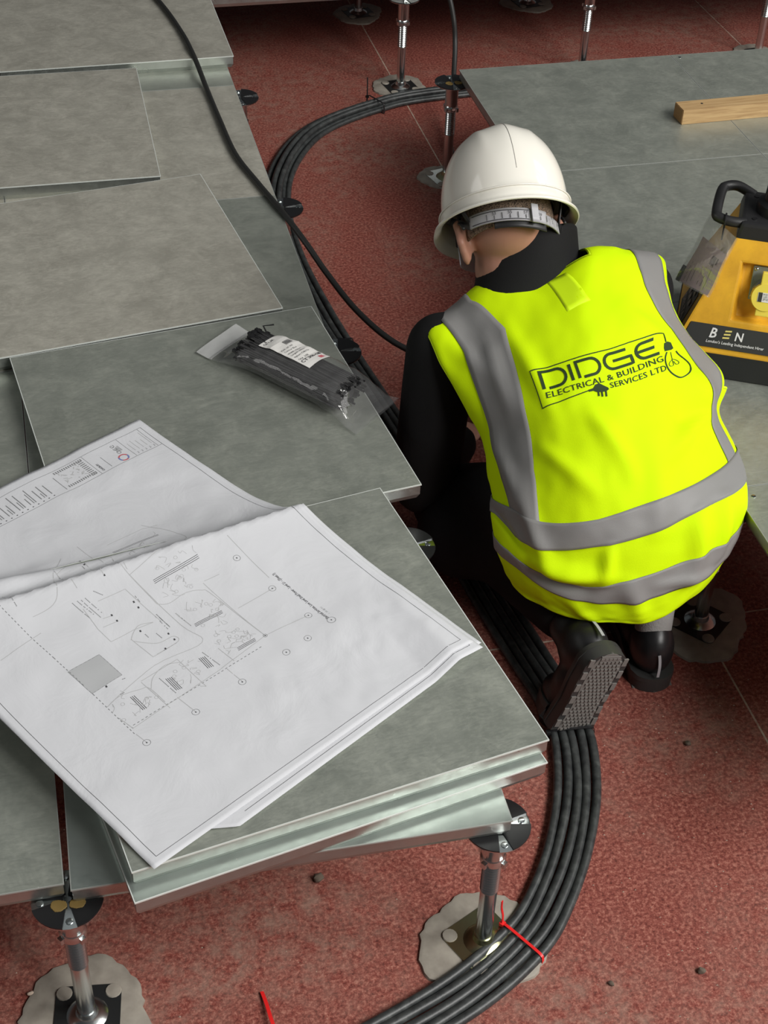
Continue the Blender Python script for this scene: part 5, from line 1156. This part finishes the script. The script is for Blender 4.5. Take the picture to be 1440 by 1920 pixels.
# harness: black cradle band and grey adjustable nape strap
def band_pt(az, z, d=0.0, tilt=0.0): return hl((0.084 + d) * math.sin(az), -0.006 - (0.103 + d) * math.cos(az), z + tilt * math.sin(az))
def band(nm, az0, az1, z0, z1, d, m, par, tilt=0.0, th=0.003):
    return ppart(nm, thicken(grid(40, 5, lambda a, b: band_pt(R(az0 + (az1 - az0) * a), z0 + (z1 - z0) * b, d, tilt)), -th), M[m], par)
band('cradle_band', -150, 150, 0.042, 0.062, 0.0, 'black_plastic', hat)
ns_ = band('nape_strap', -58, 30, -0.012, 0.011, 0.008, 'strap_grey', hat, -0.010)
band('nape_strap_under', -20, 78, -0.009, 0.009, 0.0035, 'strap_grey', hat, -0.010)
band('strap_outline', -54, 8, 0.0065, 0.0075, 0.0120, 'black_plastic', ns_, -0.010, 0.001); band('strap_outline', -54, 8, -0.0095, -0.0085, 0.0120, 'black_plastic', ns_, -0.010, 0.001)
mb = MB()
for k in range(13):
    az = R(-36 + 8.2 * k)
    if 8 < math.degrees(az) < 18: continue
    L = 0.011 if k % 2 == 0 else 0.007
    mb.add(([band_pt(az + da, -0.008 + h_, 0.0125, -0.010) for da, h_ in ((-0.006, 0), (0.006, 0), (0.006, L), (-0.006, L))], [(0, 1, 2, 3)]))
    if k % 2: mb.add(mapv(fit_text(str(52 + k), 0.007), lambda x, y, z, az=az: band_pt(az + (x - 0.0035) / 0.1, 0.0 + y, 0.0125, -0.010)))
ppart('strap_scale', mb, M['black_plastic'], ns_, False)
band('strap_buckle', 10, 17, -0.016, 0.017, 0.0150, 'strap_grey', hat, -0.010, 0.004)
band('strap_pad', -30, 32, -0.022, 0.0, 0.002, 'black_plastic', hat, -0.010)
for s_ in (-1, 1):
    for z1, az in ((0.006, 62), (0.006, 96)):
        a0 = band_pt(R(s_ * (58 if s_ < 0 else 72)), 0.002, 0.005); a1 = hh(0.105 * math.sin(R(s_ * az)), -0.118 * math.cos(R(s_ * az)), -0.006)
        sd_ = (a1 - a0).cross(HR).normalized()
        ppart('harness_strap', thicken(([a0 - sd_ * 0.006, a0 + sd_ * 0.006, a1 + sd_ * 0.007, a1 - sd_ * 0.007], [(0, 1, 2, 3)]), -0.002), M['black_plastic'], hat, False)
    c = hh(s_ * 0.107, -0.02, -0.008)
    ppart('harness_clip', obox(c, HR * 0.003, HF * 0.016, HA * 0.011), M['black_plastic'], hat, False)

# trousers
HPL, KNL, ANL = Vector((0.285, 0.650, 0.270)), Vector((0.185, 0.920, 0.095)), Vector((0.285, 0.535, 0.135))
HPR, KNR, ANR = Vector((0.470, 0.630, 0.290)), Vector((0.500, 0.905, 0.400)), Vector((0.452, 0.520, 0.165))
tr = remesh([ellipsoid((0.375, 0.610, 0.285), (0.170, 0, 0), (0, 0.140, 0), (0, 0, 0.115)), capsule(HPL, KNL, 0.098, 0.076), capsule(KNL, ANL, 0.074, 0.050), capsule(HPR, KNR, 0.098, 0.074), capsule(KNR, ANR + Vector((0, 0.05, 0.06)), 0.072, 0.056), capsule((0.275, 0.66, 0.20), (0.180, 0.80, 0.120), 0.080, 0.092)], 0.009, 8)
ppart('trousers', tr, M['trousers'])

# boots
def boot(nm, heel, ld, out, w_, lab, ball_bend, shaft):
    """heel: point at the back of the sole; ld: heel -> toe; out: outward sole normal"""
    heel = Vector(heel); ld = Vector(ld).normalized(); out = Vector(out); out = (out - ld * out.dot(ld)).normalized(); sd = ld.cross(out).normalized()
    BL = 0.285; bl = 0.185
    toe_dir = (ld * math.cos(ball_bend) - out * math.sin(ball_bend)).normalized(); toe_out = (out * math.cos(ball_bend) + ld * math.sin(ball_bend)).normalized()
    def at(s, x, d):   # s along the sole, x across, d outward from the sole's bottom
        if s <= bl: return heel + ld * s + sd * x + out * d
        k = s - bl; return heel + ld * bl + toe_dir * k + sd * x + (toe_out if k > 0.02 else out) * d
    def half(s):
        if s < 0.036: return w_ * 0.92 * math.sqrt(max(0.004, 1 - ((0.036 - s) / 0.036) ** 2))
        return w_ * float(np.interp(s, [0, 0.010, 0.035, 0.075, 0.12, 0.17, 0.20, 0.24, 0.27, BL], [0.10, 0.66, 0.89, 0.92, 0.82, 0.94, 1.0, 0.92, 0.66, 0.20]))
    br = ppart(nm, remesh([ellipsoid(at(0.055, 0, -0.068), ld * 0.052, sd * w_ * 0.90, out * 0.058), capsule(at(0.055, 0, -0.055), at(0.058, 0, -shaft), 0.036, 0.038), ellipsoid(at(0.12, 0, -0.048), ld * 0.07, sd * w_ * 0.86, out * 0.040),
                           ellipsoid(at(0.18, 0, -0.042), ld * 0.055, sd * w_ * 0.95, out * 0.036), ellipsoid(at(0.235, 0, -0.040), toe_dir * 0.050, sd * w_ * 0.86, toe_out * 0.030)], 0.006, 6), M['boot'])
    br['label'] = lab
    ss = [0.0, 0.002, 0.006, 0.010, 0.014, 0.03, 0.05, 0.075, 0.10, 0.125, 0.15, 0.17, 0.184, 0.20, 0.215, 0.235, 0.255, 0.272, BL]
    def slab(d0, d1, k0=1.0, k1=1.0):
        V = []; F = []
        for s in ss:
            h_ = half(s); V += [at(s, -h_ * k0, d0), at(s, h_ * k0, d0), at(s, h_ * k1, d1), at(s, -h_ * k1, d1)]
        for i in range(len(ss) - 1):
            for j in range(4): F.append((4 * i + j, 4 * i + (j + 1) % 4, 4 * i + 4 + (j + 1) % 4, 4 * i + 4 + j))
        F += [(3, 2, 1, 0), tuple(4 * (len(ss) - 1) + j for j in range(4))]; return V, F
    so_ = ppart('sole', slab(0.0, -0.022, 1.0, 1.0), M['boot_sole'], br, True, 40)
    ppart('welt', slab(-0.022, -0.032, 1.05, 1.0), M['boot_sole'], br, True, 40)
    ppart('outsole', slab(0.0008, -0.004, 0.70, 0.70), M['tread'], br, True, 40)
    mb = MB()
    s = 0.012
    while s < 0.185:
        x = -half(s) * 0.62 + (0.004 if int(s / 0.0085) % 2 else 0)
        while x < half(s) * 0.62:
            mb.add(obox(at(s, x, 0.0016), ld * 0.0022, sd * 0.0026, out * 0.0012)); x += 0.0080
        s += 0.0085
    tdm = ppart('tread_studs', mb, M['tread'], br, False); tdm['kind'] = 'stuff'
    for sx in (-1, 1):
        for k in range(6):
            s = 0.022 + 0.029 * k; ppart('tread_lug', obox(at(s, sx * half(s) * 0.86, 0.0005), ld * 0.008, sd * w_ * 0.10, out * 0.0015), M['tread'], br, False)
    ppart('heel_lug', obox(at(0.012, 0, 0.0005), ld * 0.006, sd * w_ * 0.42, out * 0.0015), M['tread'], br, False)
    st_ = [at(-0.0005 + 0.002 * 0, 0.004, -0.045), at(0.0005, 0.003, -0.065), at(0.003, 0.002, -0.090), at(0.010, -0.002, -0.118), at(0.014, -0.004, -0.140)]
    return br, at, sd, ld, out
b1 = boot('boot', (0.312, 0.372, 0.190), (-0.27, 0.02, -0.96), (0.10, -0.97, -0.06), 0.046, 'left black boot, sole towards the viewer', R(80), 0.120)
b2 = boot('boot', (0.440, 0.438, 0.001), (0.10, 0.99, 0.0), (0, 0, -1), 0.044, 'right black boot, heel towards the viewer', R(2), 0.075)
def strip(pts, wd, nrm, par, nm='reflective_tab'):
    V = []; F = []; nrm = Vector(nrm)
    cl = catmull(pts, 5)
    for i, q in enumerate(cl):
        t_ = (cl[min(i + 1, len(cl) - 1)] - cl[max(i - 1, 0)]).normalized(); sd = t_.cross(nrm).normalized(); V += [q - sd * wd / 2, q + sd * wd / 2, q + sd * wd / 2 + nrm * 0.001, q - sd * wd / 2 + nrm * 0.001]
    for i in range(len(cl) - 1):
        for j in range(4): F.append((4 * i + j, 4 * i + (j + 1) % 4, 4 * i + 4 + (j + 1) % 4, 4 * i + 4 + j))
    F += [(3, 2, 1, 0), tuple(4 * (len(cl) - 1) + j for j in range(4))]
    ppart(nm, (V, F), M['strap_grey'], par, False)
strip([b1[1](-0.002, 0.0, -0.040), b1[1](-0.001, 0.0, -0.068), b1[1](0.006, 0.002, -0.100), b1[1](0.012, 0.004, -0.125)], 0.006, -b1[3], b1[0])
strip([b2[1](-0.001, 0.0, -0.040), b2[1](-0.001, 0.0, -0.062), b2[1](0.0015, 0.001, -0.078), b2[1](0.003, 0.003, -0.090)], 0.005, -b2[3], b2[0])
ppart('sock', remesh([capsule(b2[1](0.060, 0, -0.08), ANR + Vector((0.0, 0.004, 0.06)), 0.033, 0.036)], 0.007, 4), M['sock'])
